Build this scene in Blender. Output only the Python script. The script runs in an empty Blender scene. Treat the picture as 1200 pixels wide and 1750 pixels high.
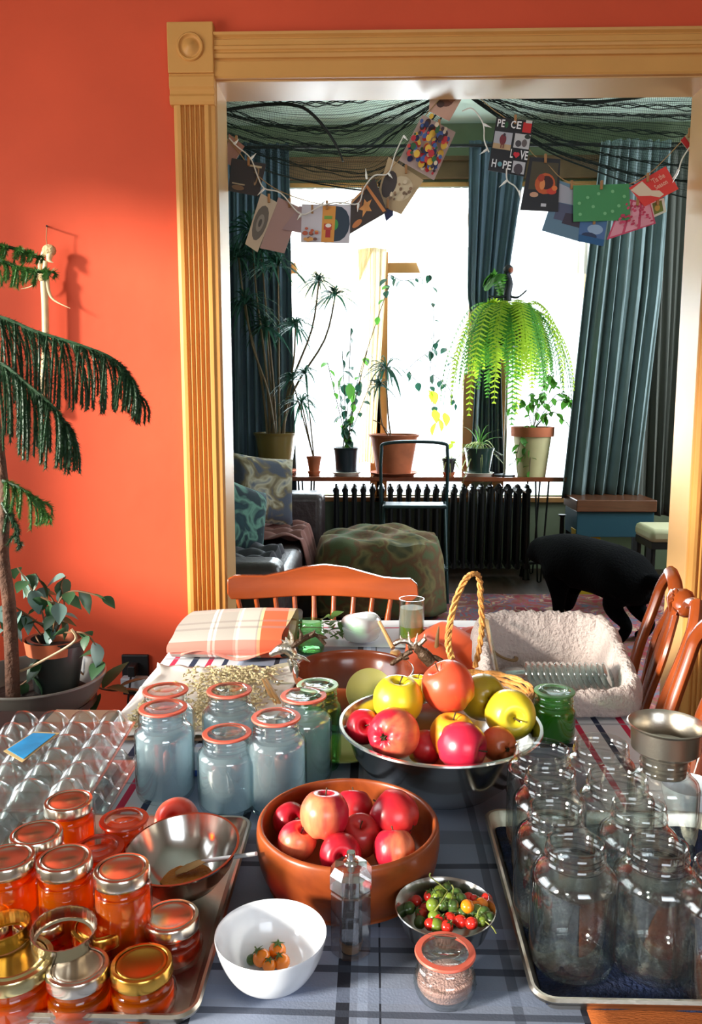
import bpy, bmesh, math, random
from mathutils import Vector, Matrix, Euler
R = math.radians
rnd = random.Random(7)
SC = bpy.context.scene
COL = SC.collection
# ---------------------------------------------------------------- camera
CAM = Vector((0, 0, 1.41)); F = 1400.0; PITCH = R(8.0); YAW = R(1.55)
cd = bpy.data.cameras.new('camera'); cam = bpy.data.objects.new('camera', cd); COL.objects.link(cam)
cam.location = CAM; cam.rotation_euler = (R(90) - PITCH, 0, YAW)
cd.sensor_fit = 'HORIZONTAL'; cd.sensor_width = 36; cd.lens = 36 * F / 1200.0
cd.clip_start = .05; cd.clip_end = 60
SC.camera = cam
CM = Euler((R(90) - PITCH, 0, YAW)).to_matrix()
# ---------------------------------------------------------------- world / light / exposure
w = bpy.data.worlds.new('world'); SC.world = w; w.use_nodes = True
w.node_tree.nodes['Background'].inputs[0].default_value = (.90, .96, 1, 1)
w.node_tree.nodes['Background'].inputs[1].default_value = 2.6
def area(name, loc, rot, sx, sy, power, col):
    l = bpy.data.lights.new(name, 'AREA'); l.shape = 'RECTANGLE'; l.size = sx; l.size_y = sy
    l.energy = power; l.color = col
    o = bpy.data.objects.new(name, l); COL.objects.link(o); o.location = loc; o.rotation_euler = rot
    return o
area('daylight_dining_window', (-2.22, 1.45, 1.65), (0, R(-90), 0), 1.1, 1.4, 17, (.93, .97, 1))
area('daylight_front_window', (.25, 6.98, 1.75), (R(-90), 0, 0), 2.3, 2.1, 210, (.86, .95, 1))
area('daylight_parlour_side_window', (2.95, 5.0, 1.9), (0, R(90), 0), 1.4, 1.0, 60, (.85, .95, 1))
area('cold_rear_fill', (.9, -1.75, 1.75), (R(90), 0, 0), 1.6, 1.0, 10, (.78, .88, 1))  # cold fill lamp added behind the camera, out of view
bpy.data.lights['cold_rear_fill'].spread = R(130)
sl = bpy.data.lights.new('hazy_sun', 'SUN'); sl.energy = 8.5; sl.angle = R(9); sl.color = (1, .93, .80)
so_ = bpy.data.objects.new('hazy_sun', sl); COL.objects.link(so_); so_.rotation_euler = Vector((1, .60, -.30)).to_track_quat('-Z', 'Y').to_euler()
SC.view_settings.view_transform = 'Standard'; SC.view_settings.look = 'None'
SC.view_settings.gamma = 1; SC.view_settings.use_curve_mapping = False
SC.view_settings.exposure = .35
cy = SC.cycles
cy.use_denoising = True; cy.max_bounces = 10; cy.diffuse_bounces = 4; cy.glossy_bounces = 4
cy.transmission_bounces = 8; cy.transparent_max_bounces = 40
cy.caustics_reflective = False; cy.caustics_refractive = False; cy.sample_clamp_indirect = 6
cy.use_adaptive_sampling = True; cy.adaptive_threshold = .02
# ---------------------------------------------------------------- picking points
def ray(px, py):
    return CM @ Vector(((px - 600) / F, (875 - py) / F, -1))
def PY(px, py, Y):
    d = ray(px, py); return CAM + d * ((Y - CAM.y) / d.y)
def PZ(px, py, z):
    d = ray(px, py); return CAM + d * ((z - CAM.z) / d.z)
T = .75           # table height (top of the cloths)
# ---------------------------------------------------------------- materials
def s2l(c):
    return tuple((x / 255 / 12.92) if x / 255 <= .04045 else ((x / 255 + .055) / 1.055) ** 2.4 for x in c)
MC = {}
def nm(name):
    m = bpy.data.materials.new(name); m.use_nodes = True
    nt = m.node_tree; return m, nt, nt.nodes['Principled BSDF']
def mat(name, rgb, rough=.5, metal=0, bump=0, bscale=60, var=0, vscale=8, spec=.5, trans=0, sheen=0, coat=0, ani=None, emis=0):
    """procedural principled material; rgb is sRGB 0..255"""
    if name in MC: return MC[name]
    m, nt, b = nm(name); N = nt.nodes; L = nt.links
    c = (*s2l(rgb), 1)
    b.inputs['Base Color'].default_value = c; b.inputs['Roughness'].default_value = rough
    b.inputs['Metallic'].default_value = metal; b.inputs['Specular IOR Level'].default_value = spec
    if sheen: b.inputs['Sheen Weight'].default_value = sheen
    if coat: b.inputs['Coat Weight'].default_value = coat; b.inputs['Coat Roughness'].default_value = .12
    if emis: b.inputs['Emission Color'].default_value = c; b.inputs['Emission Strength'].default_value = emis
    tc = N.new('ShaderNodeTexCoord'); mp = N.new('ShaderNodeMapping'); L.new(tc.outputs['Object'], mp.inputs[0])
    if ani: mp.inputs['Scale'].default_value = ani
    if var:
        n = N.new('ShaderNodeTexNoise'); n.inputs['Scale'].default_value = vscale; n.inputs['Detail'].default_value = 5
        L.new(mp.outputs[0], n.inputs['Vector'])
        r = N.new('ShaderNodeValToRGB'); r.color_ramp.elements[0].position = .3; r.color_ramp.elements[1].position = .7
        r.color_ramp.elements[0].color = (*[x * (1 - var) for x in c[:3]], 1)
        r.color_ramp.elements[1].color = (*[min(1, x * (1 + var)) for x in c[:3]], 1)
        L.new(n.outputs[0], r.inputs[0]); L.new(r.outputs[0], b.inputs['Base Color'])
    if bump:
        n = N.new('ShaderNodeTexNoise'); n.inputs['Scale'].default_value = bscale; n.inputs['Detail'].default_value = 4
        L.new(mp.outputs[0], n.inputs['Vector'])
        bp = N.new('ShaderNodeBump'); bp.inputs['Strength'].default_value = bump; bp.inputs['Distance'].default_value = .01
        L.new(n.outputs[0], bp.inputs['Height']); L.new(bp.outputs[0], b.inputs['Normal'])
    if trans:   # thin leaf / cloth that lets light through
        out = N['Material Output']; mx = N.new('ShaderNodeMixShader'); t = N.new('ShaderNodeBsdfTranslucent')
        t.inputs[0].default_value = c; mx.inputs[0].default_value = trans
        L.new(b.outputs[0], mx.inputs[1]); L.new(t.outputs[0], mx.inputs[2]); L.new(mx.outputs[0], out.inputs[0])
    MC[name] = m; return m
def thin_glass(name, tint=(.965, .985, .98), edge=(.42, .54, .50), gl=1.0, rough=.02):
    """thin-walled clear glass: fresnel reflection over a tinted see-through wall"""
    if name in MC: return MC[name]
    m, nt, b = nm(name); N = nt.nodes; L = nt.links; out = N['Material Output']
    lw = N.new('ShaderNodeLayerWeight'); lw.inputs[0].default_value = .5
    mixc = N.new('ShaderNodeMix'); mixc.data_type = 'RGBA'
    p = N.new('ShaderNodeMath'); p.operation = 'POWER'; p.inputs[1].default_value = 3.5
    L.new(lw.outputs['Facing'], p.inputs[0]); L.new(p.outputs[0], mixc.inputs[0])
    mixc.inputs[6].default_value = (*tint, 1); mixc.inputs[7].default_value = (*edge, 1)
    t = N.new('ShaderNodeBsdfTransparent'); L.new(mixc.outputs[2], t.inputs[0])
    g = N.new('ShaderNodeBsdfGlossy'); g.inputs['Roughness'].default_value = rough
    fr = N.new('ShaderNodeMath'); fr.operation = 'POWER'; fr.inputs[1].default_value = 4.0; L.new(lw.outputs['Facing'], fr.inputs[0])
    ml = N.new('ShaderNodeMath'); ml.operation = 'MULTIPLY_ADD'; ml.inputs[1].default_value = .75 * min(gl, 1.2); ml.inputs[2].default_value = .045 * gl; L.new(fr.outputs[0], ml.inputs[0])
    cl = N.new('ShaderNodeClamp'); L.new(ml.outputs[0], cl.inputs[0])
    mx = N.new('ShaderNodeMixShader'); L.new(cl.outputs[0], mx.inputs[0]); L.new(t.outputs[0], mx.inputs[1]); L.new(g.outputs[0], mx.inputs[2])
    L.new(mx.outputs[0], out.inputs[0]); MC[name] = m; return m
def liquid(name, rgb, clear=.35, glossy=.06, trl=.6):
    """cloudy liquid or jelly: part see-through, part light-scattering"""
    if name in MC: return MC[name]
    m, nt, b = nm(name); N = nt.nodes; L = nt.links; out = N['Material Output']; c = (*s2l(rgb), 1)
    t = N.new('ShaderNodeBsdfTransparent'); t.inputs[0].default_value = c
    d = N.new('ShaderNodeBsdfDiffuse'); d.inputs[0].default_value = c
    tr = N.new('ShaderNodeBsdfTranslucent'); tr.inputs[0].default_value = c
    m1 = N.new('ShaderNodeMixShader'); m1.inputs[0].default_value = trl; L.new(d.outputs[0], m1.inputs[1]); L.new(tr.outputs[0], m1.inputs[2])
    m2 = N.new('ShaderNodeMixShader'); m2.inputs[0].default_value = clear; L.new(m1.outputs[0], m2.inputs[1]); L.new(t.outputs[0], m2.inputs[2])
    g = N.new('ShaderNodeBsdfGlossy'); g.inputs['Roughness'].default_value = .08
    m3 = N.new('ShaderNodeMixShader'); m3.inputs[0].default_value = glossy; L.new(m2.outputs[0], m3.inputs[1]); L.new(g.outputs[0], m3.inputs[2])
    L.new(m3.outputs[0], out.inputs[0]); MC[name] = m; return m
def wood(name, a, b_, rough=.35, scale=6, stretch=(1, 1, 8), coat=.3):
    if name in MC: return MC[name]
    m, nt, b = nm(name); N = nt.nodes; L = nt.links
    tc = N.new('ShaderNodeTexCoord'); mp = N.new('ShaderNodeMapping'); mp.inputs['Scale'].default_value = stretch
    L.new(tc.outputs['Object'], mp.inputs[0])
    n = N.new('ShaderNodeTexNoise'); n.inputs['Scale'].default_value = scale; n.inputs['Detail'].default_value = 8; n.inputs['Distortion'].default_value = .6
    L.new(mp.outputs[0], n.inputs['Vector']); r = N.new('ShaderNodeValToRGB')
    r.color_ramp.elements[0].position = .32; r.color_ramp.elements[1].position = .68
    r.color_ramp.elements[0].color = (*s2l(a), 1); r.color_ramp.elements[1].color = (*s2l(b_), 1)
    L.new(n.outputs[0], r.inputs[0]); L.new(r.outputs[0], b.inputs['Base Color'])
    b.inputs['Roughness'].default_value = rough; b.inputs['Coat Weight'].default_value = coat; b.inputs['Coat Roughness'].default_value = .15
    MC[name] = m; return m
def stripes(name, base, sx, sy, rough=.9, bump=.15, wob=.004, space='Object'):
    """woven cloth; sx / sy = lists of (centre, half width, rgb) of stripes across x / y, in metres"""
    if name in MC: return MC[name]
    m, nt, b = nm(name); N = nt.nodes; L = nt.links
    tc = N.new('ShaderNodeTexCoord'); sep = N.new('ShaderNodeSeparateXYZ'); 
    uv = tc.outputs['UV'] if space == 'UV' else tc.outputs['Object']
    L.new(uv, sep.inputs[0])
    cur = N.new('ShaderNodeRGB'); cur.outputs[0].default_value = (*s2l(base), 1); cur = cur.outputs[0]
    for ax, lst in ((0, sx), (1, sy)):
        for (c, hw, rgb, *al) in lst:
            s = N.new('ShaderNodeMath'); s.operation = 'SUBTRACT'; s.inputs[1].default_value = c; L.new(sep.outputs[ax], s.inputs[0])
            a = N.new('ShaderNodeMath'); a.operation = 'ABSOLUTE'; L.new(s.outputs[0], a.inputs[0])
            l = N.new('ShaderNodeMath'); l.operation = 'LESS_THAN'; l.inputs[1].default_value = hw; L.new(a.outputs[0], l.inputs[0])
            f = l.outputs[0]
            if al:
                q = N.new('ShaderNodeMath'); q.operation = 'MULTIPLY'; q.inputs[1].default_value = al[0]; L.new(f, q.inputs[0]); f = q.outputs[0]
            mx = N.new('ShaderNodeMix'); mx.data_type = 'RGBA'; L.new(f, mx.inputs[0]); L.new(cur, mx.inputs[6]); mx.inputs[7].default_value = (*s2l(rgb), 1)
            cur = mx.outputs[2]
    L.new(cur, b.inputs['Base Color']); b.inputs['Roughness'].default_value = rough
    n = N.new('ShaderNodeTexNoise'); n.inputs['Scale'].default_value = 350
    L.new(tc.outputs['Object'], n.inputs['Vector'])
    bp = N.new('ShaderNodeBump'); bp.inputs['Strength'].default_value = bump; bp.inputs['Distance'].default_value = .002
    L.new(n.outputs[0], bp.inputs['Height']); L.new(bp.outputs[0], b.inputs['Normal'])
    MC[name] = m; return m
def patches(name, cols, scale=6, rough=.85, dist=1.0, bump=.2):
    """printed or mottled cloth out of noise bands"""
    if name in MC: return MC[name]
    m, nt, b = nm(name); N = nt.nodes; L = nt.links
    tc = N.new('ShaderNodeTexCoord'); n = N.new('ShaderNodeTexNoise'); n.inputs['Scale'].default_value = scale; n.inputs['Detail'].default_value = 2.5
    n.inputs['Distortion'].default_value = dist; L.new(tc.outputs['Object'], n.inputs['Vector'])
    r = N.new('ShaderNodeValToRGB'); e = r.color_ramp.elements
    k = len(cols)
    e[0].position = 0; e[0].color = (*s2l(cols[0]), 1); e[1].position = .34; e[1].color = (*s2l(cols[1]), 1)
    for i in range(2, k):
        x = e.new(.34 + .34 * (i - 1) / (k - 1)); x.color = (*s2l(cols[i]), 1)
    L.new(n.outputs[0], r.inputs[0]); L.new(r.outputs[0], b.inputs['Base Color']); b.inputs['Roughness'].default_value = rough
    n2 = N.new('ShaderNodeTexNoise'); n2.inputs['Scale'].default_value = 180; L.new(tc.outputs['Object'], n2.inputs['Vector'])
    bp = N.new('ShaderNodeBump'); bp.inputs['Strength'].default_value = bump; bp.inputs['Distance'].default_value = .004
    L.new(n2.outputs[0], bp.inputs['Height']); L.new(bp.outputs[0], b.inputs['Normal'])
    MC[name] = m; return m
# ---------------------------------------------------------------- mesh building
class MB:
    def __init__(s): s.v = []; s.f = []; s.m = []
    def add(s, vs, fs, mi=0):
        k = len(s.v); s.v += [tuple(p) for p in vs]; s.f += [tuple(i + k for i in q) for q in fs]; s.m += [mi] * len(fs); return s
    def box(s, x0, x1, y0, y1, z0, z1, mi=0, M=None):
        vs = [(x, y, z) for z in (z0, z1) for y in (y0, y1) for x in (x0, x1)]
        if M is not None: vs = [M @ Vector(p) for p in vs]
        return s.add(vs, [(0, 2, 3, 1), (4, 5, 7, 6), (0, 1, 5, 4), (2, 6, 7, 3), (0, 4, 6, 2), (1, 3, 7, 5)], mi)
    def tube(s, pts, r, n=6, cap=True, mi=0, flat=1):
        pts = [Vector(p) for p in pts]; k = len(pts)
        rs = [r] * k if not hasattr(r, '__len__') else list(r)
        vs = []; up = Vector((0, 0, 1)); t0 = (pts[1] - pts[0]).normalized()
        if abs(t0.z) > .9: up = Vector((0, 1, 0))
        a = t0.cross(up).normalized()
        for i, p in enumerate(pts):
            t = (pts[min(i + 1, k - 1)] - pts[max(i - 1, 0)])
            if t.length < 1e-9: t = t0
            t = t.normalized(); a = (a - t * a.dot(t))
            a = a.normalized() if a.length > 1e-6 else t.orthogonal().normalized()
            b = t.cross(a)
            for j in range(n):
                q = 2 * math.pi * j / n; vs.append(p + a * math.cos(q) * rs[i] + b * math.sin(q) * rs[i] * flat)
        fs = [(i * n + j, i * n + (j + 1) % n, (i + 1) * n + (j + 1) % n, (i + 1) * n + j) for i in range(k - 1) for j in range(n)]
        if cap: fs += [tuple(range(n - 1, -1, -1)), tuple((k - 1) * n + j for j in range(n))]
        return s.add(vs, fs, mi)
    def lathe(s, prof, n=40, c=(0, 0, 0), mi=0, fn=None, close=False):
        vs = []; fs = []; rows = []
        for (r, z) in prof:
            if r < 1e-6: rows.append([len(vs)]); vs.append((c[0], c[1], c[2] + z))
            else:
                row = []
                for j in range(n):
                    a = 2 * math.pi * j / n; rr, zz = (fn(r, z, a) if fn else (r, z))
                    row.append(len(vs)); vs.append((c[0] + rr * math.cos(a), c[1] + rr * math.sin(a), c[2] + zz))
                rows.append(row)
        pairs = list(zip(rows, rows[1:])) + ([(rows[-1], rows[0])] if close else [])
        for A, B in pairs:
            if len(A) == 1 and len(B) == 1: continue
            for j in range(n):
                j2 = (j + 1) % n
                if len(A) == 1: fs.append((A[0], B[j2], B[j]))
                elif len(B) == 1: fs.append((A[j], A[j2], B[0]))
                else: fs.append((A[j], A[j2], B[j2], B[j]))
        return s.add(vs, fs, mi)
    def sheet(s, fn, nu, nv, mi=0, wrap=False):
        vs = [fn(i / nu, j / nv) for j in range(nv + 1) for i in range(nu + 1)]
        fs = [(j * (nu + 1) + i, j * (nu + 1) + i + 1, (j + 1) * (nu + 1) + i + 1, (j + 1) * (nu + 1) + i) for j in range(nv) for i in range(nu)]
        return s.add(vs, fs, mi)
    def ball(s, c, r, n=12, m=8, sc=(1, 1, 1), mi=0):
        prof = [(r * math.sin(math.pi * i / m), -r * math.cos(math.pi * i / m)) for i in range(m + 1)]
        prof[0] = (0, -r); prof[-1] = (0, r)
        k = len(s.v); s.lathe(prof, n, (0, 0, 0), mi)
        for i in range(k, len(s.v)):
            p = s.v[i]; s.v[i] = (c[0] + p[0] * sc[0], c[1] + p[1] * sc[1], c[2] + p[2] * sc[2])
        return s
    def prism(s, poly, fn0, fn1, mi=0):
        """closed polygon extruded between two mappings (x,y)->point"""
        k = len(poly); vs = [fn0(p) for p in poly] + [fn1(p) for p in poly]
        fs = [tuple(range(k - 1, -1, -1)), tuple(range(k, 2 * k))] + [(i, (i + 1) % k, k + (i + 1) % k, k + i) for i in range(k)]
        return s.add(vs, fs, mi)
def ob(name, mb, m, parent=None, loc=None, rot=None, label=None, cat=None, group=None, kind=None, smooth=True, bevel=0, solid=0, sub=0, origin=None):
    me = bpy.data.meshes.new(name)
    v = mb.v
    if origin is not None: v = [(p[0] - origin[0], p[1] - origin[1], p[2] - origin[2]) for p in v]; loc = origin
    me.from_pydata([tuple(p) for p in v], [], mb.f)
    for mm in (m if isinstance(m, (list, tuple)) else [m]): me.materials.append(mm)
    if isinstance(m, (list, tuple)): me.polygons.foreach_set('material_index', mb.m)
    bm = bmesh.new(); bm.from_mesh(me); bmesh.ops.recalc_face_normals(bm, faces=bm.faces); bm.to_mesh(me); bm.free()
    if smooth:
        me.polygons.foreach_set('use_smooth', [True] * len(me.polygons))
        try: me.set_sharp_from_angle(angle=R(40))
        except Exception: pass
    me.update(); o = bpy.data.objects.new(name, me); COL.objects.link(o)
    if parent: o.parent = parent
    if loc is not None: o.location = loc
    if rot is not None: o.rotation_euler = rot
    if solid:
        q = o.modifiers.new('s', 'SOLIDIFY'); q.thickness = solid; q.offset = 0
    if sub:
        q = o.modifiers.new('u', 'SUBSURF'); q.levels = sub; q.render_levels = sub
    if bevel:
        q = o.modifiers.new('b', 'BEVEL'); q.width = bevel; q.segments = 2; q.limit_method = 'ANGLE'
    tag(o, label, cat, group, kind); return o
def tag(o, label=None, cat=None, group=None, kind=None):
    for k, v in (('label', label), ('category', cat), ('group', group), ('kind', kind)):
        if v: o[k] = v
    return o
def thing(name, loc, label, cat, group=None, rot=(0, 0, 0)):
    o = bpy.data.objects.new(name, None); o.empty_display_size = .05; COL.objects.link(o)
    o.location = loc; o.rotation_euler = rot; return tag(o, label, cat, group)
def copy_tree(o, loc=None, rot=None, label=None, group=None, scale=None, parent=None):
    c = o.copy(); COL.objects.link(c); c.parent = parent
    if loc is not None: c.location = loc
    if rot is not None: c.rotation_euler = rot
    if scale is not None: c.scale = scale
    if label: c['label'] = label
    if group: c['group'] = group
    for ch in list(o.children): copy_tree(ch, parent=c)
    return c
def cat_rom(pts, k=6):
    """smooth curve through points of any dimension"""
    P = [pts[0]] + list(pts) + [pts[-1]]; out = []
    for i in range(1, len(P) - 2):
        a, b, c, d = P[i - 1], P[i], P[i + 1], P[i + 2]
        for j in range(k):
            t = j / k
            out.append(tuple(.5 * ((2 * b[q]) + (-a[q] + c[q]) * t + (2 * a[q] - 5 * b[q] + 4 * c[q] - d[q]) * t * t + (-a[q] + 3 * b[q] - 3 * c[q] + d[q]) * t ** 3) for q in range(len(b))))
    out.append(tuple(pts[-1])); return out
def struct(name, mb, m, **k): return ob(name, mb, m, kind='structure', **k)
# common materials
M_STEEL = mat('brushed_steel', (205, 203, 198), .16, 1)
M_ALU = mat('sheet_aluminium', (196, 188, 175), .3, 1, bump=.03, bscale=200)
M_SILV = mat('lid_silver', (215, 205, 190), .2, 1)
M_GOLD = mat('lid_gold', (215, 165, 75), .22, 1)
M_BLACK = mat('matt_black', (18, 20, 22), .5)
M_GASKET = mat('red_rubber', (212, 98, 78), .45)
M_CHERRY = wood('cherry_wood', (126, 50, 16), (168, 74, 28), .22, 4, (1, 1, 3), .5)
M_GLASS = thin_glass('clear_jar_glass', (.975, .985, .98), (.55, .64, .60), 2.4, .05)
M_TERRA = mat('terracotta', (170, 92, 58), .8, var=.25, vscale=9)
M_SOIL = mat('soil', (40, 28, 20), .95, bump=.8, bscale=50)
# ================================================================ SETTING
WY = 2.85; WT = .165; FY = 6.7; CZ = 3.5; XL = -2.3; XR = 3.2; YB = -1.8
M_CORAL = mat('coral_wall_paint', (216, 82, 50), .65, spec=.25, bump=.12, bscale=14, var=.06, vscale=3)
M_CREAM = mat('warm_white_wall_paint', (196, 188, 176), .8)
M_GREEN = mat('sage_wall_paint', (128, 140, 112), .8, var=.05)
M_CEIL = mat('pale_green_ceiling', (205, 222, 208), .85)
M_TRIM = mat('tan_painted_trim', (212, 150, 80), .45, spec=.25, var=.05, vscale=5, bump=.05, bscale=30)
M_JAMB = mat('tan_jamb_paint', (214, 168, 112), .35, var=.05, vscale=4)
xl = PY(376, 600, WY).x; xr = PY(1176, 950, WY).x; zt = PY(770, 133, WY).z
def wall_hole(name, axis, p0, p1, a0, a1, z1, holes, m):
    """wall slab between p0 and p1 on its thin axis, a0..a1 along, with rectangular holes (b0,b1,c0,c1)"""
    mb = MB(); xs = sorted({a0, a1} | {h[0] for h in holes} | {h[1] for h in holes}); 
    for u0, u1 in zip(xs, xs[1:]):
        hs = [h for h in holes if h[0] <= u0 + 1e-6 and h[1] >= u1 - 1e-6]
        z = 0
        for h in sorted(hs, key=lambda q: q[2]):
            if h[2] > z: (mb.box(u0, u1, p0, p1, z, h[2]) if axis == 'y' else mb.box(p0, p1, u0, u1, z, h[2]))
            z = h[3]
        if z < z1: (mb.box(u0, u1, p0, p1, z, z1) if axis == 'y' else mb.box(p0, p1, u0, u1, z, z1))
    return struct(name, mb, m, smooth=False)
wall_hole('wall_back', 'y', WY, WY + WT / 2, XL, XR, CZ, [(xl, xr, 0, zt)], M_CORAL)
wall_hole('wall_parlour', 'y', WY + WT / 2, WY + WT, XL, XR, CZ, [(xl, xr, 0, zt)], M_GREEN)
wall_hole('wall_left', 'x', XL - .12, XL, YB, WY + WT, CZ, [(.6, 2.1, 1.1, 2.45), (-.85, .25, 1.1, 2.45)], M_CREAM)  # second hole added so the sun reaches the apples and table front
wall_hole('wall_right', 'x', XR, XR + .12, YB, WY + WT, CZ, [], M_CREAM)
wall_hole('wall_front', 'y', YB - .12, YB, XL, XR, CZ, [(.1, 1.7, 1.3, 2.5)], M_CREAM)  # unseen opening added behind the camera to go with the cold fill
wall_hole('wall_parlour_left', 'x', XL - .12, XL, WY + WT, FY + .15, CZ, [], M_GREEN)
wall_hole('wall_parlour_right', 'x', XR, XR + .12, WY + WT, FY + .15, CZ, [(4.5, 5.5, 1.2, 2.6)], M_GREEN)
X = lambda px, py=600, Y=FY: PY(px, py, Y).x
Zz = lambda py, Y=FY, px=640: PY(px, py, Y).z
win = [(X(492), X(641)), (X(655), X(800)), (X(858), X(1006))]
wz0, wz1 = .6, Zz(318)
wall_hole('wall_window', 'y', FY, FY + .15, XL, XR, CZ, [(a, b, wz0, wz1) for a, b in win], M_GREEN)
fl = MB(); fl.box(XL, XR, YB, FY, -.1, 0)
struct('floor', fl, mat('dark_floor_boards', (62, 44, 32), .45, var=.4, vscale=3, ani=(8, .6, 1)), smooth=False)
struct('ceiling', MB().box(XL, XR, YB, FY, CZ, CZ + .1), M_CEIL, smooth=False)
bb = MB().box(XL, xl - .2, WY - .02, WY, 0, .2).box(XL, xl - .2, WY - .012, WY, .2, .22)
struct('baseboard_back', bb, M_TRIM, smooth=False)
# --- sash windows of the parlour
for i, (a, b) in enumerate(win):
    fr = MB(); d0, d1 = FY - .03, FY + .1
    fr.box(a - .05, a + .035, d0, d1, wz0, wz1 + .02).box(b - .035, b + .05, d0, d1, wz0, wz1 + .02)
    fr.box(a + .035, b - .035, d0, d1, wz1 - .05, wz1 + .02).box(a - .06, b + .06, FY - .06, d1, wz0 - .04, wz0)
    f = struct('window_%d' % (i + 1), fr, mat('honey_window_frame', (178, 128, 70), .5, var=.1), smooth=False, bevel=.004)
    zm = Zz(458)
    ob('meeting_rail', MB().box(a + .035, b - .035, FY + .0, FY + .06, zm - .04, zm + .04), MC['honey_window_frame'], f, smooth=False, bevel=.004)
    for z0, z1 in ((wz0, zm - .04), (zm + .04, wz1 - .05)):
        ob('pane', MB().box(a + .035, b - .035, FY + .03, FY + .036, z0, z1), thin_glass('window_glass', (.97, .99, 1), (.7, .8, .85)), f, smooth=False)
M_DTRIM = mat('brown_window_head', (122, 92, 62), .6, var=.15)
hd = MB().box(X(470), X(1040), FY - .035, FY, Zz(308), Zz(276)).box(X(466), X(1044), FY - .05, FY, Zz(278), Zz(270))
struct('trim_1', hd, M_DTRIM, smooth=False, bevel=.005)
for i, (a, b, c) in enumerate([((.6, 2.1), (1.1, 2.45), 'l'), ((-.85, .25), (1.1, 2.45), 'l'), ((.1, 1.7), (1.3, 2.5), 'f'), ((4.5, 5.5), (1.2, 2.6), 'r')]):  # unseen frames; second left one added for sun, rear one for the fill
    mb = MB()
    def bx(u0, u1, z0, z1, e=.02):
        if c == 'l': mb.box(XL - .12, XL + e, u0, u1, z0, z1)
        elif c == 'r': mb.box(XR - e, XR + .12, u0, u1, z0, z1)
        else: mb.box(u0, u1, YB - .12, YB + e, z0, z1)
    bx(a[0] - .08, a[0], b[0] - .08, b[1] + .08); bx(a[1], a[1] + .08, b[0] - .08, b[1] + .08)
    bx(a[0], a[1], b[0] - .08, b[0]); bx(a[0], a[1], b[1], b[1] + .08)
    struct('window_%d' % (i + 4), mb, M_TRIM, smooth=False)
# --- cased opening: fluted pilasters, corner blocks, header, lining
def px2x(px, py=600): return PY(px, py, WY - .03).x
cw0, cw1 = px2x(302, 400) , xl + .004
def pilaster(name, x0, x1, z1, zb):
    wd = x1 - x0; n = 5; prof = [(0, 0), (0, -.022), (.012, -.028), (.020, -.028)]
    fl0, fl1 = .024, wd - .030
    for k in range(n):
        a = fl0 + (fl1 - fl0) * k / n; b = fl0 + (fl1 - fl0) * (k + 1) / n; m = (a + b) / 2
        prof += [(a, -.028), (a + .002, -.018), (m, -.015), (b - .005, -.018), (b - .003, -.028)]
    prof += [(wd - .02, -.028), (wd - .012, -.022), (wd, -.02), (wd, 0)]
    mb = MB().prism(prof, lambda p: (x0 + p[0], WY + p[1], 0.24), lambda p: (x0 + p[0], WY + p[1], z1))
    o = struct(name, mb, M_TRIM, smooth=False, bevel=.0012)
    ob('plinth_block', MB().box(x0 - .008, x1 + .004, WY - .036, WY, 0, .24), M_TRIM, o, smooth=False, bevel=.003)
    # stepped capital
    cap = [(zb - .095, .030), (zb - .085, .036), (zb - .07, .036), (zb - .062, .030), (zb - .05, .030), (zb - .04, .038), (zb - .012, .038), (zb - .004, .034), (zb, .034)]
    pr = [(-0.0, cap[0][0])] + [(d, z) for z, d in cap] + [(0, cap[-1][0])]
    ob('capital', MB().prism(pr, lambda p: (x0 - .01, WY - p[0], p[1]), lambda p: (x1 + .003, WY - p[0], p[1])), M_TRIM, o, smooth=False, bevel=.002)
    zt2 = zb + .155
    blk = ob('corner_block', MB().box(x0 - .012, x1 + .003, WY - .04, WY, zb, zt2), M_TRIM, o, smooth=False, bevel=.004)
    cx = (x0 + x1) / 2 - .004; cz = (zb + zt2) / 2
    r = MB().lathe([(.044, 0), (.044, .004), (.041, .008), (.037, .008), (.034, .002), (.030, 0), (.026, .001), (.020, .006), (.012, .010), (.006, .014), (0, .015)], 36)
    ob('bullseye', r, M_TRIM, blk, loc=(cx, WY - .0395, cz), rot=(R(90), 0, 0))
zb = PY(333, 126, WY - .03).z
pilaster('trim_2', cw0, cw1, zb - .09, zb)
pilaster('trim_3', xr - .004, xr - .004 + (cw1 - cw0), zb - .09, zb)
hz0 = zt - .004; hz1 = PY(700, 51, WY - .03).z; H = hz1 - hz0
prof = [(0, 0), (.026, 0), (.030, .006), (.030, .36 * H), (.022, .38 * H), (.022, .42 * H), (.030, .44 * H), (.033, .52 * H), (.028, .57 * H), (.028, .60 * H), (.033, .62 * H), (.035, .68 * H), (.030, .72 * H), (.030, .84 * H), (.026, .86 * H), (.026, .89 * H), (.036, .93 * H), (.038, .985 * H), (.034, H), (0, H)]
struct('trim_4', MB().prism(prof, lambda p: (cw1 + .003, WY - p[0], hz0 + p[1]), lambda p: (xr - .004, WY - p[0], hz0 + p[1])), M_TRIM, smooth=False)
jt = .02
ln = MB().box(xl - .001, xl + jt * .5, WY - .006, WY + WT + .01, 0, zt).box(xr - jt * .5, xr + .001, WY - .006, WY + WT + .01, 0, zt).box(xl, xr, WY - .006, WY + WT + .01, zt - .008, zt + .002)
struct('door_1', ln, M_JAMB, smooth=False, bevel=.002)
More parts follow.
